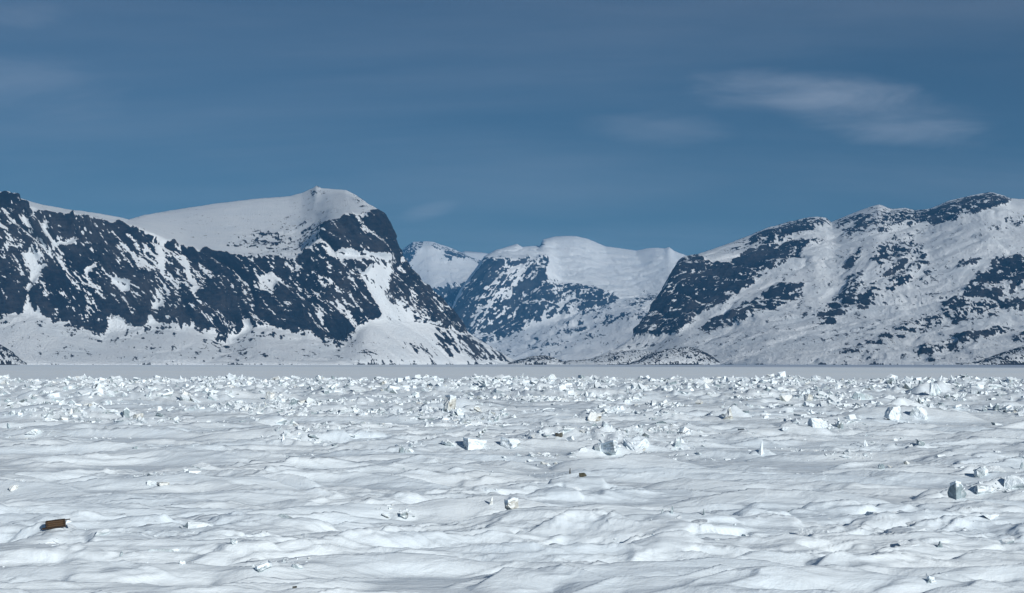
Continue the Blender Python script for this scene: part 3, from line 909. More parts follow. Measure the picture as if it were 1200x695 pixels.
# single blocks that can be pointed at: u, v of the base, width px, height px, shape, ice, yaw, tilt, snow cap, name, label
SINGLE = [
    (147, 489, 13, 16, 'chunk', 'grey', .4, .2, 1, 'ice_block', 'grey ice block standing alone left of a yellowish lump in the left middle distance'),
    (161, 490, 17, 9, 'chunk', 'dirty', .9, .1, 0, 'ice_block', 'yellowish ice lump right beside the lone grey block on the left'),
    (216, 468, 9, 14, 'chunk', 'dirty', .2, .3, 0, 'ice_block', 'ice block speckled black at the front of the belt on the left'),
    (187, 489, 12, 7, 'slab', 'grey', 1.1, .3, 0, 'ice_block', 'low grey ice slab right of the yellowish lump on the left'),
    (9, 472, 10, 6, 'wedge', 'grey', .3, -.5, 0, 'ice_block', 'dark edged ice wedge near the left edge in front of the belt'),
    (316, 468, 17, 14, 'chunk', 'dirty', .5, .2, 0, 'ice_block', 'olive brown stained ice block, left one of a pair below the left plateau'),
    (344, 475, 14, 12, 'chunk', 'grey', 1.3, .2, 1, 'ice_block', 'grey brown ice block, right one of a pair below the left plateau'),
    (330, 472, 13, 9, 'wedge', 'white', .3, .2, 0, 'ice_block', 'white ice wedge between the olive brown and the grey brown blocks'),
    (470, 531, 7, 9, 'chunk', 'grey', .2, .1, 0, 'ice_block', 'small dark grey ice cube alone on smooth snow left of the middle'),
    (480, 531, 18, 8, 'wedge', 'white', .1, .1, 0, 'ice_block', 'white ice wedge just right of the small dark grey cube'),
    (527, 481, 22, 25, 'chunk', 'dirty', .8, .2, 1, 'ice_block', 'tall grey dotted ice pile block in the middle distance below the small pointed mountain'),
    (539, 487, 14, 14, 'wedge', 'white', .3, .4, 0, 'ice_block', 'white ice wedge leaning on the tall grey dotted block'),
    (560, 483, 14, 10, 'slab', 'dirty', .4, .5, 1, 'ice_block', 'dark spotted ice slab right of the tall grey dotted block'),
    (581, 495, 9, 10, 'shard', 'grey', .6, .4, 0, 'ice_block', 'upright dark grey ice shard left of the brown stained block'),
    (567, 508, 8, 9, 'shard', 'grey', .2, .5, 0, 'ice_block', 'small leaning grey ice shard above the white slab pile in the middle'),
    (697, 495, 24, 18, 'chunk', 'dirty', .5, .1, 0, 'ice_block', 'brown stained ice block in the middle distance below the valley mountain'),
    (747, 529, 46, 24, 'wedge', 'blue', .5, -.1, 1, 'ice_slab', 'large pale blue ice slab right of the middle with a snow cap'),
    (712, 533, 36, 24, 'wedge', 'white', 2.4, .2, 1, 'ice_slab', 'white ice slab leaning left beside the large pale blue slab'),
    (793, 526, 11, 16, 'shard', 'blue', .4, .1, 0, 'ice_shard', 'pale blue triangular ice shard standing on snow right of the large blue slab'),
    (892, 534, 13, 25, 'spire', 'white', .7, .12, 0, 'ice_shard', 'tall white pointed ice spire standing alone right of the middle'),
    (853, 492, 20, 22, 'spire', 'dirty', .8, .1, 0, 'ice_block', 'peaked white ice pile with dark flecks below the dark blue cliff'),
    (787, 603, 5, 11, 'shard', 'grey', .1, .2, 0, 'ice_shard', 'thin grey ice shard on the crest of the big smooth drift'),
    (776, 601, 3, 6, 'shard', 'grey', .5, .2, 0, 'ice_shard', 'tiny ice splinter left of the thin grey shard on the big smooth drift'),
    (825, 604, 3, 9, 'shard', 'grey', .9, -.1, 0, 'ice_shard', 'thin ice splinter right of the thin grey shard on the big smooth drift'),
    (1097, 464, 22, 24, 'chunk', 'blue', .7, .5, 1, 'ice_block', 'big tilted ice block rising from the belt on the right'),
    (1080, 474, 13, 12, 'wedge', 'grey', .4, .3, 0, 'ice_block', 'grey ice wedge at the left foot of the big tilted block'),
    (1049, 492, 30, 24, 'wedge', 'white', .2, .1, 0, 'ice_slab', 'left half of the large cracked white slab on the right'),
    (1078, 492, 34, 24, 'wedge', 'white', 2.9, -.1, 0, 'ice_slab', 'right half of the large cracked white slab on the right'),
    (961, 501, 34, 15, 'slab', 'white', .1, .1, 1, 'ice_slab', 'flat topped white ice slab with a dark crack left of the large cracked slab'),
    (985, 503, 10, 12, 'wedge', 'grey', .3, .4, 0, 'ice_block', 'grey blue ice wedge at the right end of the flat topped slab'),
    (948, 470, 16, 13, 'chunk', 'dirty', .3, .2, 0, 'ice_block', 'dark twiggy dirt stained ice lump in front of the belt on the right'),
    (922, 471, 24, 11, 'chunk', 'dirty', 1.0, .1, 0, 'ice_block', 'wide cream stained ice lump left of the dark stained one on the right'),
    (1154, 482, 10, 9, 'shard', 'grey', .6, .3, 0, 'ice_shard', 'dark upright ice shard, left of two near the right edge'),
    (1168, 481, 8, 10, 'shard', 'grey', 1.6, -.2, 0, 'ice_shard', 'dark upright ice shard, right of two near the right edge'),
    (1124, 584, 34, 28, 'chunk', 'grey', .5, .1, 1, 'ice_block', 'big clear grey ice block near the right edge'),
    (1158, 579, 38, 15, 'wedge', 'white', .1, .05, 0, 'ice_slab', 'low crumbled white ice slab right of the big grey block'),
    (1152, 560, 26, 20, 'wedge', 'white', .8, .3, 0, 'ice_slab', 'white triangular ice slab behind the low crumbled slab near the right edge'),
    (1190, 574, 38, 26, 'wedge', 'white', 2.9, .2, 0, 'ice_slab', 'bright white ice slab cut by the right edge of the picture'),
    (1197, 551, 6, 13, 'shard', 'grey', .4, .5, 0, 'ice_shard', 'dark ice splinter on top of the slab at the right edge'),
    (1102, 643, 8, 10, 'wedge', 'grey', .5, .4, 0, 'ice_shard', 'small grey ice shard poking from a drift in the right foreground'),
    (1092, 684, 17, 9, 'wedge', 'grey', .2, .2, 1, 'ice_block', 'small grey ice block with a dark hollow at the bottom right'),
    (1080, 524, 12, 9, 'wedge', 'grey', .3, .3, 0, 'ice_block', 'grey ice wedge in the right middle ground above the big grey block'),
    (1034, 551, 10, 8, 'wedge', 'grey', .7, .3, 0, 'ice_shard', 'small grey ice shard left of the drift on the right'),
    (474, 609, 12, 12, 'wedge', 'grey', .5, .4, 0, 'ice_block', 'dark faced ice wedge under the lip of the broad white slab'),
    (452, 608, 15, 8, 'slab', 'grey', .2, .4, 0, 'ice_block', 'low grey ice piece left of the dark faced wedge'),
    (347, 667, 22, 9, 'slab', 'blue', .3, .25, 0, 'ice_slab', 'blue green ice slab in the lower left foreground'),
    (308, 670, 26, 13, 'wedge', 'grey', .5, -.5, 1, 'ice_slab', 'tilted ice slab with a black gap beneath in the lower left foreground'),
    (142, 652, 4, 6, 'shard', 'grey', .5, .1, 0, 'ice_shard', 'small lone ice splinter on smooth snow right of the wooden box'),
    (213, 662, 9, 6, 'wedge', 'white', .5, .1, 0, 'ice_block', 'small white ice block in the lower left foreground'),
    (274, 639, 10, 8, 'wedge', 'grey', .8, .2, 0, 'ice_block', 'small grey ice block on the crest of the left foreground drift'),
    (190, 570, 22, 7, 'chunk', 'dirty', .8, .1, 0, 'ice_block', 'yellow grey crumbled ice lump on the left mound'),
    (176, 569, 12, 6, 'chunk', 'white', .2, .1, 0, 'ice_block', 'white crumbled ice lump left of the yellow grey one on the left mound'),
    (600, 597, 26, 18, 'chunk', 'dirty', .5, .1, 1, 'ice_block', 'cream flecked ice lump in the broad white mound left of the middle'),
    (575, 592, 6, 14, 'shard', 'dirty', .5, .3, 0, 'ice_shard', 'thin brown flecked ice shard on the broad white mound'),
    (525, 524, 26, 13, 'slab', 'white', .3, .3, 0, 'ice_slab', 'white ice slab, leftmost of the pile in the middle'),
    (556, 526, 40, 18, 'wedge', 'white', .6, .2, 1, 'ice_slab', 'white ice slab in the centre of the pile in the middle'),
    (598, 525, 34, 16, 'chunk', 'white', .9, .2, 1, 'ice_slab', 'rough white ice slab, rightmost of the pile in the middle'),
    (15, 574, 16, 8, 'chunk', 'dirty', .9, .2, 0, 'ice_block', 'dirt flecked ice lump near the left edge in the middle ground'),
    (40, 510, 30, 10, 'slab', 'white', .2, .2, 0, 'ice_slab', 'low white ice slab near the left edge in the middle ground'),
]

for row in SINGLE:                          # snow banked against the single blocks
    x, y = ground_pt(row[0], row[1] + 2)
    s = y / F
    if row[2] > 6:
        drift(x, y, row[2] * s * random.uniform(1.0, 1.7), row[3] * s * random.uniform(.35, .6), random.uniform(-.3, .3), flat=.3, slope=.5, back=1.2, soft=.6, seed=row[0])
# the drifts and buried slabs that can be told apart in the photograph: (u, v of the base, width px, height px, turn)
for (u, v, wpx, hpx, rot, fl) in ((690, 628, 240, 30, 0.02, .85), (560, 612, 170, 30, -0.06, .6), (250, 612, 330, 14, 0.03, .3), (190, 655, 300, 16, 0.04, .5), (930, 612, 260, 34, -0.05, .7),
                                  (740, 552, 150, 22, 0.06, .6), (430, 545, 240, 12, 0.0, .9), (545, 532, 130, 20, 0.0, .4), (1075, 496, 150, 24, 0.0, .4), (980, 500, 110, 16, 0.05, .5),
                                  (275, 497, 120, 12, 0.0, .5), (60, 484, 110, 14, 0.0, .6), (225, 575, 200, 18, -0.05, .5), (1140, 600, 150, 18, 0.03, .7), (440, 672, 240, 22, 0.05, .6),
                                  (690, 470, 120, 9, 0, .6), (640, 530, 110, 16, .04, .4), (1060, 560, 200, 14, 0.02, .5), (820, 680, 260, 18, -0.03, .6), (1060, 655, 200, 18, .06, .5), (60, 620, 150, 8, 0.02, .5)):
    x, y = ground_pt(u, v)
    s = y / F
    drift(x, y, wpx * s * 0.62, hpx * s * 0.70, rot, flat=min(.95, fl + .35), soft=.08, slope=.30, back=.3, seed=u)
# wind-cut layers: the surface breaks into low crusted steps where it is rough
stepn = 0.10 + 0.05 * gn2(GX / 14, GY / 9, 400) + RR * .0006
warp_h = H + 0.05 * fbm2(wx2 / 1.6, wy2 / 1.0, 3, 410)
q = warp_h / stepn
fr = q - np.floor(q)
ter = (np.floor(q) + sstep(fr, 0.62, 0.95)) * stepn
tm = np.clip(roughm * 1.2 - .1, 0, 1) * 0.22 * sstep(RR, 180, 120)
H = H * (1 - tm) + ter * tm
# the pressure belt: hummocks of broken ice from about 190 m to 470 m
beltn = fbm2(GX / 40, GY / 40, 3, 200)
belt = sstep(RR + 45 * beltn, 165, 205) * sstep(RR + 22 * beltn, 372, 335)
hum = fbm2(GX / 11, GY / 14, 4, 210, 0.6)
jag = fbm2(GX / 2.6, GY / 3.2, 3, 230, .6)
mid = sstep(fbm2(GX / 13, GY / 17, 3, 240), .04, .34) * sstep(RR, 62, 95) * (1 - belt)
H = H + mid * (0.16 + 0.56 * np.abs(fbm2(GX / 2.0, GY / 2.4, 3, 250, .6)) + .22 * np.clip(jag, 0, 1)) * (.55 + RR / 260)
H = H + belt * (0.55 * np.abs(jag) * np.clip(hum + .5, 0, 1.2) + 0.5 * np.clip(jag, 0, 1))
H = H + belt * (0.30 + 1.3 * np.clip(hum + 0.15, 0, 1) + 0.5 * (1 - np.abs(gn2(GX / 3.2, GY / 3.2, 220))) * np.clip(hum + .4, 0, 1))
H = H - H.min() * 0 + 0.35
H = np.clip(H, 0.02, None)
out_fade = sstep(RR, R1, R1 - 40)
H = H * out_fade - 0.06 * (1 - out_fade)
side = sstep(np.abs(AA), AMAX, AMAX - .02)
H = H * side - 0.06 * (1 - side)
P = np.stack([GX, GY, H], -1)
me = np_mesh('snow_field', P.reshape(-1, 3), quads=grid_quads(*H.shape)[:, ::-1], mat=M_SNOW)
set_attr(me, 'rough', np.clip(roughm * .6 + belt * .5, 0, 1))
tag(link('snow_field', me), 'wind carved snow field over rough sea ice in the foreground', kind='structure')

# flat ice out to the shore and beyond, one sheet with a hole-free centre just under the snow
bm = bmesh.new()
rings = [5, 40, 120, 400, 700, 1200, 2000, 3200, 4600, 7000, 12000, 24000, 45000]
prev = None
for r in rings:
    cur = [bm.verts.new((r * math.sin(2 * math.pi * k / 96), r * math.cos(2 * math.pi * k / 96), 0.0)) for k in range(96)]
    if prev:
        for k in range(96):
            bm.faces.new((prev[k], cur[k], cur[(k + 1) % 96], prev[(k + 1) % 96]))
    else:
        bm.faces.new(list(reversed(cur)))
    prev = cur
bmesh.ops.recalc_face_normals(bm, faces=bm.faces)
me = bpy.data.meshes.new('sea_ice')
bm.to_mesh(me)
bm.free()
me.materials.append(M_FAR)
tag(link('sea_ice', me), 'flat frozen fjord reaching to the far shore', kind='structure')


def height_at(x, y):
    r, a = math.hypot(x, y), math.atan2(x, y)
    r = min(max(r, R0), R1 - 1)
    i = int(np.searchsorted(RAD, r)) - 1
    i = max(i, 0)
    i = i + (r - RAD[i]) / (RAD[i + 1] - RAD[i])
    j = (a + AMAX) / (2 * AMAX) * (NA - 1)
    i, j = min(max(i, 0), NR - 1.001), min(max(j, 0), NA - 2.001)
    i0, j0 = int(i), int(j)
    fi, fj = i - i0, j - j0
    return float((H[i0, j0] * (1 - fj) + H[i0, j0 + 1] * fj) * (1 - fi) + (H[i0 + 1, j0] * (1 - fj) + H[i0 + 1, j0 + 1] * fj) * fi)


def hit(u, v):
    """first point of the snow met by the line of sight through a photo pixel"""
    tx, tz = (u - UC) / F, (VH - v) / F
    y = 24.0
    while y < 420:
        if CAM_H + tz * y <= height_at(tx * y, y):
            break
        y += 0.02 + y * 0.0008
    return tx * y, y, height_at(tx * y, y)


# ------------------------------------------------------------------ ice blocks
def block_bm(seed, kind='chunk', cuts=0, rough=0.0):
    r = random.Random(seed)
    bm = bmesh.new()
    dims = {'chunk': (1, .85, .8), 'slab': (1.25, .9, .34), 'shard': (.55, .32, 1.15), 'spire': (.6, .55, 1.25), 'wedge': (1.2, .75, .62)}[kind]
    bmesh.ops.create_cube(bm, size=1.0)
    for vv in bm.verts:
        top = vv.co.z > 0
        k = (r.uniform(.04, .22) if kind == 'spire' else r.uniform(.2, .6)) if (kind in ('shard', 'spire') and top) else 1.0
        if kind == 'wedge' and top:
            k = .5 if vv.co.x > 0 else .95
        vv.co = Vector((vv.co.x * r.uniform(.8, 1.2) * k, vv.co.y * r.uniform(.8, 1.2) * k, vv.co.z * r.uniform(.75, 1.2)))
    for k in range(4 if cuts == 0 else 7):
        n = Vector((r.gauss(0, 1), r.gauss(0, 1), r.gauss(0, .8))).normalized()
        g = bmesh.ops.bisect_plane(bm, geom=list(bm.verts) + list(bm.edges) + list(bm.faces), plane_co=n * r.uniform(.30, .52), plane_no=n, clear_outer=True)
        ed = [e for e in bm.edges if e.is_boundary]
        if ed:
            bmesh.ops.contextual_create(bm, geom=ed)
    for vv in bm.verts:
        vv.co = Vector((vv.co.x * dims[0], vv.co.y * dims[1], vv.co.z * dims[2]))
    if cuts:
        bmesh.ops.triangulate(bm, faces=bm.faces)
        bmesh.ops.subdivide_edges(bm, edges=bm.edges, cuts=cuts, use_grid_fill=True)
        bm.normal_update()
        off = Vector((seed * 3.7, seed * 1.3, seed * .7))
        for v in bm.verts:
            n = mnoise.fractal(v.co * 2.6 + off, 1.0, 2.0, 4) * rough
            v.co += v.normal * n
    bmesh.ops.recalc_face_normals(bm, faces=bm.faces)
    return bm


def bm_mesh(name, bm, mat):
    me = bpy.data.meshes.new(name)
    bm.to_mesh(me)
    bm.free()
    me.materials.append(mat)
    return me


def cap_from(bm, thick, nz=0.5):
    """a thin snow cap over the upward faces of a block"""
    c = bmesh.new()
    vm = {}
    for f in bm.faces:
        if f.normal.z > nz:
            vv = []
            for v in f.verts:
                if v.index not in vm:
                    vm[v.index] = c.verts.new(v.co + Vector((0, 0, -0.01)))
                vv.append(vm[v.index])
            c.faces.new(vv)
    if not c.faces:
        c.free()
        return None
    left, best = set(c.faces), []              # keep the largest patch only
    while left:
        todo, seen = [left.pop()], []
        while todo:
            f = todo.pop()
            seen.append(f)
            for e in f.edges:
                for f2 in e.link_faces:
                    if f2 in left:
                        left.discard(f2)
                        todo.append(f2)
        if len(seen) > len(best):
            best = seen
    keep = set(best)
    bmesh.ops.delete(c, geom=[f for f in c.faces if f not in keep], context='FACES')
    g = bmesh.ops.extrude_face_region(c, geom=list(c.faces))
    for v in [e for e in g['geom'] if isinstance(e, bmesh.types.BMVert)]:
        v.co += Vector((0, 0, thick + .01))
        v.co.xy *= 1.02
    bmesh.ops.recalc_face_normals(c, faces=c.faces)
    return c




def place_single(i, u, v, wpx, hpx, shape, ice, yaw, tilt, cap, name, label):
    x, y, z = hit(u, v)
    s = y / F * (.70 if wpx > 12 else .9)
    bm = block_bm(1000 + i * 7, shape, 5 if wpx > 18 else 3, 0.085)
    # scale the rough block to its seen width and height after turning it
    rot = Matrix.Rotation(yaw, 4, 'Z') @ Matrix.Rotation(tilt, 4, 'Y')
    for vv in bm.verts:
        vv.co = rot @ vv.co
    xs = [vv.co.x for vv in bm.verts]
    zs = [vv.co.z for vv in bm.verts]
    kx = wpx * s / (max(xs) - min(xs))
    kz = hpx * s * 1.3 / (max(zs) - min(zs))
    z0 = min(zs)
    for vv in bm.verts:
        vv.co = Vector(((vv.co.x - (max(xs) + min(xs)) / 2) * kx, vv.co.y * kx * 1.05, (vv.co.z - z0) * kz - hpx * s * 0.36))
    bm.normal_update()
    bm.verts.index_update()
    c = cap_from(bm, 0.045 + 0.05 * hpx * s, 0.55) if cap else None
    o = link(name, bm_mesh(name, bm, M_ICE[ice]))
    o.location = (x, y + wpx * s * .35, z)
    tag(o, label, 'ice block' if 'block' in name else ('ice slab' if 'slab' in name else 'ice shard'))
    if c is not None:
        link('snow_cap', bm_mesh('snow_cap', c, M_SNOW), o)


for i, row in enumerate(SINGLE):
    place_single(i, *row)

# dark stones
for i, (u, v, wpx, hpx, mat, label) in enumerate((
        (655, 512, 12, 11, M_ROCK, 'dark grey frosted stone sitting on a drift in the middle'),
        (668, 556, 6, 10, M_ROCK, 'thin dark stone splinter left of the olive stone'),
        (683, 559, 12, 9, M_OLIVE, 'olive brown stone half sunk in snow right of the thin dark splinter'),
        (345, 691, 9, 5, M_ROCK, 'small dark stone at the bottom edge below the blue green slab'),
        (643, 650, 4, 4, M_ROCK, 'tiny dark stone on the snow below the big smooth drift'))):
    x, y, z = hit(u, v)
    s = y / F
    bm = block_bm(4000 + i * 11, 'chunk' if wpx > 7 else 'shard', 2, 0.06)
    for vv in bm.verts:
        vv.co = Vector((vv.co.x * wpx * s, vv.co.y * wpx * s, (vv.co.z + .3) * hpx * s * 1.0))
    bmesh.ops.scale(bm, vec=(.68, .68, .72), verts=bm.verts)
    bm.normal_update()
    bm.verts.index_update()
    c = cap_from(bm, .03, .75) if i == 0 else None
    o = tag(link('stone', bm_mesh('stone', bm, mat)), label, 'stone')
    o.location = (x, y + .1, z)
    if c is not None:
        link('snow_cap', bm_mesh('snow_cap', c, M_SNOW), o)

# ------------------------------------------------------------------ loose blocks of the field and the belt
SHAPES = ['chunk', 'wedge', 'slab', 'shard', 'spire', 'chunk', 'wedge', 'chunk']
protos = []
for k in range(24):
    bm = block_bm(300 + k, SHAPES[k % 8], 1, 0.05)
    bmesh.ops.triangulate(bm, faces=bm.faces)
    me = bm_mesh('ice_block_shape', bm, M_ICE['white'])
    co = np.zeros(len(me.vertices) * 3, np.float32)
    me.vertices.foreach_get('co', co)
    tri = np.zeros(len(me.polygons) * 3, np.int32)
    me.polygons.foreach_get('vertices', tri)
    protos.append((co.reshape(-1, 3), tri.reshape(-1, 3)))
    bpy.data.meshes.remove(me)
low = []
for k in range(24):
    bm = block_bm(700 + k, SHAPES[k % 8], 0)
    bmesh.ops.triangulate(bm, faces=bm.faces)
    me = bm_mesh('ice_block_shape', bm, M_ICE['white'])
    co = np.zeros(len(me.vertices) * 3, np.float32)
    me.vertices.foreach_get('co', co)
    tri = np.zeros(len(me.polygons) * 3, np.int32)
    me.polygons.foreach_get('vertices', tri)
    low.append((co.reshape(-1, 3), tri.reshape(-1, 3)))
    bpy.data.meshes.remove(me)

spots = []
R = random.Random(99)
while len(spots) < 9600:
    r = math.sqrt(R.uniform(150 ** 2, 385 ** 2))
    a = R.uniform(-.365, .365)
    x, y = r * math.sin(a), r * math.cos(a)
    i, j = min(int(np.searchsorted(RAD, r)), NR), min(int(np.searchsorted(ANG, a)), NA - 1)
    b, h = belt[i, j], hum[i, j]
    if R.random() > b * (0.10 + 2.4 * max(h + .02, 0)):
        continue
    size = (0.40 + 1.15 * R.random() ** 2.6) * (0.8 + .7 * max(h, 0))
    spots.append((x, y, size))
for k in range(900):                       # scattered in front of the belt
    r = 48 * math.exp(R.random() ** 0.55 * math.log(200 / 48))
    a = R.uniform(-.365, .365)
    x, y = r * math.sin(a), r * math.cos(a)
    i, j = min(int(np.searchsorted(RAD, r)), NR), min(int(np.searchsorted(ANG, a)), NA - 1)
    if roughm[i, j] < R.uniform(.3, 1.0):
        continue
    spots.append((x, y, (0.16 + 0.55 * R.random() ** 2.2) * (.55 + r / 170)))
# broken slabs of old ice that poke out of the near drifts
slabs = []
for k in range(2400):
    r = 36 * math.exp(R.random() ** .8 * math.log(150 / 36))
    a = R.uniform(-.365, .365)
    i, j = min(int(np.searchsorted(RAD, r)), NR), min(int(np.searchsorted(ANG, a)), NA - 1)
    if roughm[i, j] * .6 + mid[i, j] * .6 < R.uniform(.35, 1.1) or len(slabs) > 420:
        continue
    slabs.append((r * math.sin(a), r * math.cos(a), R.uniform(.22, .62) * (.7 + r / 110)))
PILES = [(90, 535, 30), (176, 570, 34), (215, 470, 26), (300, 482, 40), (335, 474, 30), (30, 472, 40), (530, 482, 28), (565, 486, 30), (560, 524, 60), (610, 520, 40), (697, 494, 30), (720, 532, 50), (850, 492, 40),
         (590, 596, 46), (1045, 492, 60), (1090, 470, 50), (968, 500, 44), (940, 470, 50), (1160, 480, 50), (1130, 578, 40), (1170, 575, 50), (640, 535, 40), (480, 470, 50), (780, 486, 40), (1100, 555, 50), (20, 574, 24),
         (930, 560, 50), (250, 500, 40), (420, 476, 40), (990, 540, 50), (1180, 520, 40), (745, 478, 40)]
crumbs = []
for (u, v, wpx) in PILES:
    x0, y0 = ground_pt(u, v)
    s0 = y0 / F
    for k in range(60):
        x, y = x0 + R.gauss(0, .4) * wpx * s0, y0 + R.gauss(0, .30) * wpx * s0 + .2
        crumbs.append((x, y, s0 * (1.6 + 5.5 * R.random() ** 3)))
for row in SINGLE:
    x0, y0 = ground_pt(row[0], row[1])
    s0 = y0 / F
    for k in range(14 if row[2] > 8 else 0):
        crumbs.append((x0 + R.gauss(0, .55) * row[2] * s0, y0 + R.gauss(.3, .6) * row[2] * s0, row[2] * s0 * R.uniform(.10, .34)))
while len(crumbs) < 13500:
    r = math.sqrt(R.uniform(66 ** 2, 195 ** 2))
    a = R.uniform(-.365, .365)
    i, j = min(int(np.searchsorted(RAD, r)), NR), min(int(np.searchsorted(ANG, a)), NA - 1)
    if mid[i, j] > R.uniform(.25, 1.0):
        crumbs.append((r * math.sin(a), r * math.cos(a), r / F * (1.5 + 8.0 * R.random() ** 3)))
for k in range(70):
    r = 60 * math.exp(R.random() ** .7 * math.log(190 / 60))
    a = R.uniform(-.34, .34)
    for q in range(R.randrange(8, 40)):
        x, y = r * math.sin(a) + R.gauss(0, .012) * r, r * math.cos(a) + R.gauss(0, .012) * r
        crumbs.append((x, y, r / F * (1.2 + 5.0 * R.random() ** 3)))
for k in range(1500):
    r = 32 * math.exp(R.random() * math.log(190 / 32))
    a = R.uniform(-.365, .365)
    i, j = min(int(np.searchsorted(RAD, r)), NR), min(int(np.searchsorted(ANG, a)), NA - 1)
    if roughm[i, j] > R.uniform(.2, 1.0):
        crumbs.append((r * math.sin(a), r * math.cos(a), (.03 + .10 * R.random() ** 3) * (.6 + r / 70)))
spots.sort(key=lambda q: -q[2] / math.hypot(q[0], q[1]) * (1.0 if abs(math.atan2(q[0], q[1])) < .325 else .0))
N_OWN = 300 - len(SINGLE) - 2


MARKS = ((150, 'below far left cliff'), (300, 'below left snow plateau'), (400, 'below plateau peak'), (480, 'below left cliff nose'), (560, 'below small pointed peak'),
         (680, 'below valley mouth'), (770, 'below valley mountain shoulder'), (880, 'below dark blue cliff'), (980, 'below dark rock knob'), (1080, 'below jagged right crest'), (9999, 'below right summit'))
ORD = ['leftmost'] + [q + ' from left' for q in 'second third fourth fifth sixth seventh eighth ninth tenth eleventh twelfth thirteenth fourteenth fifteenth sixteenth seventeenth eighteenth nineteenth twentieth twenty-first twenty-second twenty-third twenty-fourth twenty-fifth'.split()]


def zone(x, y):
    u = UC + x / y * F
    where = next(n for lim, n in MARKS if u < lim)
    depth = 'among near drifts' if y < 95 else 'before the belt' if y < 185 else 'at belt front' if y < 225 else 'inside the belt'
    return depth, where


owned = {}
own_mesh = {}
for k, (x, y, size) in enumerate(spots[:N_OWN]):
    q = R.random()
    ice = 'white' if q < .62 else 'grey' if q < .78 else 'blue' if q < .9 else 'dirty'
    key = (R.randrange(24), ice)
    if key not in own_mesh:
        co, tri = protos[key[0]]
        me = np_mesh('ice_block', co, tris=tri, mat=M_ICE[ice], smooth=False)
        own_mesh[key] = me
    o = link('ice_block', own_mesh[key])
    o.location = (x, y, height_at(x, y) - size * R.uniform(.0, .16))
    o.rotation_euler = (R.uniform(-.5, .5), R.uniform(-.5, .5), R.uniform(0, 6.28))
    o.scale = (size * R.uniform(.8, 1.3), size * R.uniform(.8, 1.2), size * R.uniform(.7, 1.1))
    look = {'white': 'white', 'grey': 'grey', 'blue': 'pale blue', 'dirty': 'dirt flecked'}[ice]
    za, zb = zone(x, y)
    owned.setdefault((look, za, zb), []).append((x / y, o))
for (look, za, zb), mem in owned.items():
    mem.sort(key=lambda q: q[0])
    for k, (_, o) in enumerate(mem):
        text = '%s ice block%s %s %s' % (look, '' if len(mem) == 1 else 's', za, zb)
        tag(o, text if len(mem) == 1 else '%s of the %s' % (ORD[min(k, 24)], text), 'ice block', '%s ice blocks %s' % (look, za))

groups = {'white': [], 'grey': [], 'dirty': []}
SLAB_IDS = [k for k in range(24) if SHAPES[k % 8] in ('wedge', 'slab')]
for (x, y, size) in slabs:
    co, tri = protos[R.choice(SLAB_IDS)]
    M = (Matrix.Translation((x, y, height_at(x, y) - size * R.uniform(.0, .22))) @ Matrix.Rotation(R.uniform(0, 6.28), 4, 'Z') @ Matrix.Rotation(R.uniform(-.7, .7), 4, 'X')
         @ Matrix.Diagonal((size * R.uniform(.9, 1.6), size * R.uniform(.7, 1.2), size * R.uniform(.5, .8), 1)))
    A = np.array(M)
    groups['white' if R.random() < .7 else 'grey'].append((co @ A[:3, :3].T + A[:3, 3], tri))
for (x, y, size) in spots[N_OWN:] + crumbs:
    q = R.random()
    ice = 'white' if q < .74 else 'grey' if q < .94 else 'dirty'
    co, tri = low[R.randrange(24)]
    M = (Matrix.Translation((x, y, height_at(x, y) + size * R.uniform(-.28, .06))) @ Matrix.Rotation(R.uniform(0, 6.28), 4, 'Z') @ Matrix.Rotation(R.uniform(-.6, .6), 4, 'X')
         @ Matrix.Rotation(R.uniform(-.6, .6), 4, 'Y') @ Matrix.Diagonal((size * R.uniform(.8, 1.3), size * R.uniform(.8, 1.2), size * R.uniform(.7, 1.15), 1)))
    A = np.array(M)
    groups[ice].append((co @ A[:3, :3].T + A[:3, 3], tri))
vs, fs, mi, off = [], [], [], 0
for k, ice in enumerate(groups):
    for co, tri in groups[ice]:
        vs.append(co)
        fs.append(tri + off)
        mi.append(np.full(len(tri), k, np.int32))
        off += len(co)
me = np_mesh('ice_rubble', np.concatenate(vs), tris=np.concatenate(fs), smooth=False)
for ice in groups:
    me.materials.append(M_ICE[ice])
me.polygons.foreach_set('material_index', np.concatenate(mi))
tag(link('ice_rubble', me), 'jumbled small ice rubble of the long pressure belt', 'ice rubble', None, 'stuff')

# ------------------------------------------------------------------ the brown wooden box on the snow
def box_part(name, parent, size, loc, mat, rot=(0, 0, 0), bev=.008):
    bm = bmesh.new()
    bmesh.ops.create_cube(bm, size=1.0)
    for vv in bm.verts:
        vv.co = Vector((vv.co.x * size[0], vv.co.y * size[1], vv.co.z * size[2]))
    bmesh.ops.bevel(bm, geom=list(bm.edges), offset=bev, segments=1, affect='EDGES')
    o = link(name, bm_mesh(name, bm, mat), parent)
    o.location = loc
    o.rotation_euler = rot
    return o


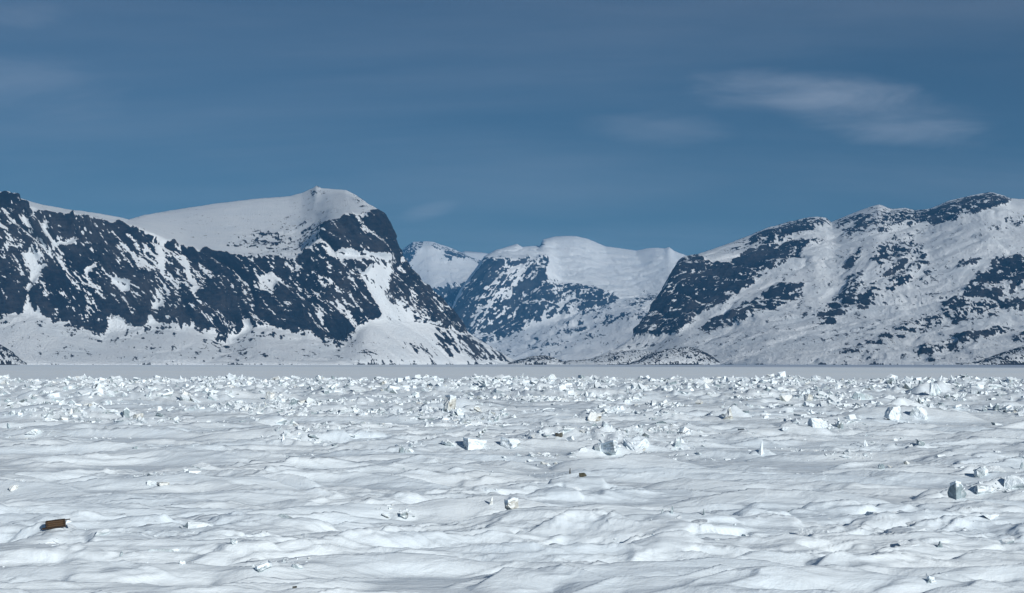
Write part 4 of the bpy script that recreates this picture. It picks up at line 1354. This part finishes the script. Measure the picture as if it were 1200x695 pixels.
x, y, z = hit(64, 621)
crate = bpy.data.objects.new('wooden_box', None)
COL.objects.link(crate)
crate.location = (x, y + .12, z + .02)
crate.rotation_euler = (math.radians(-3), math.radians(-6), math.radians(14))
tag(crate, 'brown weathered wooden box lying on the snow at the lower left', 'wooden box')
L_, W_, Hh = .47, .21, .145
for k in range(3):
    hgt = Hh / 3 - .004
    box_part('side_board', crate, (L_, .018, hgt), (0, -W_ / 2, .03 + Hh / 3 * (k + .5)), M_WOOD)
    box_part('side_board', crate, (L_, .018, hgt), (0, W_ / 2, .03 + Hh / 3 * (k + .5)), M_WOOD)
box_part('end_board', crate, (.022, W_ - .02, Hh), (-L_ / 2 + .012, 0, .03 + Hh / 2), M_WOOD_D)
box_part('end_board', crate, (.022, W_ - .02, Hh), (L_ / 2 - .012, 0, .03 + Hh / 2), M_WOOD_D)
box_part('corner_batten', crate, (.05, .022, Hh + .006), (-L_ / 2 + .035, -W_ / 2 - .021, .03 + Hh / 2), M_WOOD_D)
box_part('corner_batten', crate, (.03, .022, Hh + .006), (L_ / 2 - .02, -W_ / 2 - .021, .03 + Hh / 2), M_WOOD_D)
box_part('lid_board', crate, (L_ - .01, W_ / 2 - .003, .018), (0, -W_ / 4, .03 + Hh + .011), M_WOOD_D)
box_part('lid_board', crate, (L_ - .01, W_ / 2 - .003, .018), (0, W_ / 4, .03 + Hh + .011), M_WOOD)
box_part('runner', crate, (L_ + .10, .05, .034), (-.05, -W_ / 2 + .01, .012), M_WOOD_D)
box_part('runner', crate, (L_ + .10, .05, .034), (-.05, W_ / 2 - .01, .012), M_WOOD_D)
box_part('handle', crate, (.15, .022, .026), (L_ / 2 + .05, -W_ / 2 + .02, .03 + Hh - .005), M_WOOD_D)

# ------------------------------------------------------------------ the air
bm = bmesh.new()
bmesh.ops.create_cube(bm, size=1.0)
for vv in bm.verts:
    vv.co = Vector((vv.co.x * 100000, vv.co.y * 100000, vv.co.z * 1130 + 565 - 8))
me = bpy.data.meshes.new('haze')
bm.to_mesh(me)
bm.free()
hm = bpy.data.materials.new('cold_air')
hm.use_nodes = True
t = NT(hm.node_tree)
pv = t.n('ShaderNodeVolumePrincipled')
pv.inputs['Color'].default_value = (0.12, 0.41, 0.80, 1)
pv.inputs['Density'].default_value = 4.0e-5
pv.inputs['Anisotropy'].default_value = 0.0
o = t.n('ShaderNodeOutputMaterial')
t.link(pv.outputs[0], o.inputs['Volume'])
me.materials.append(hm)
tag(link('haze', me), 'thin cold blue air over the fjord', kind='stuff')
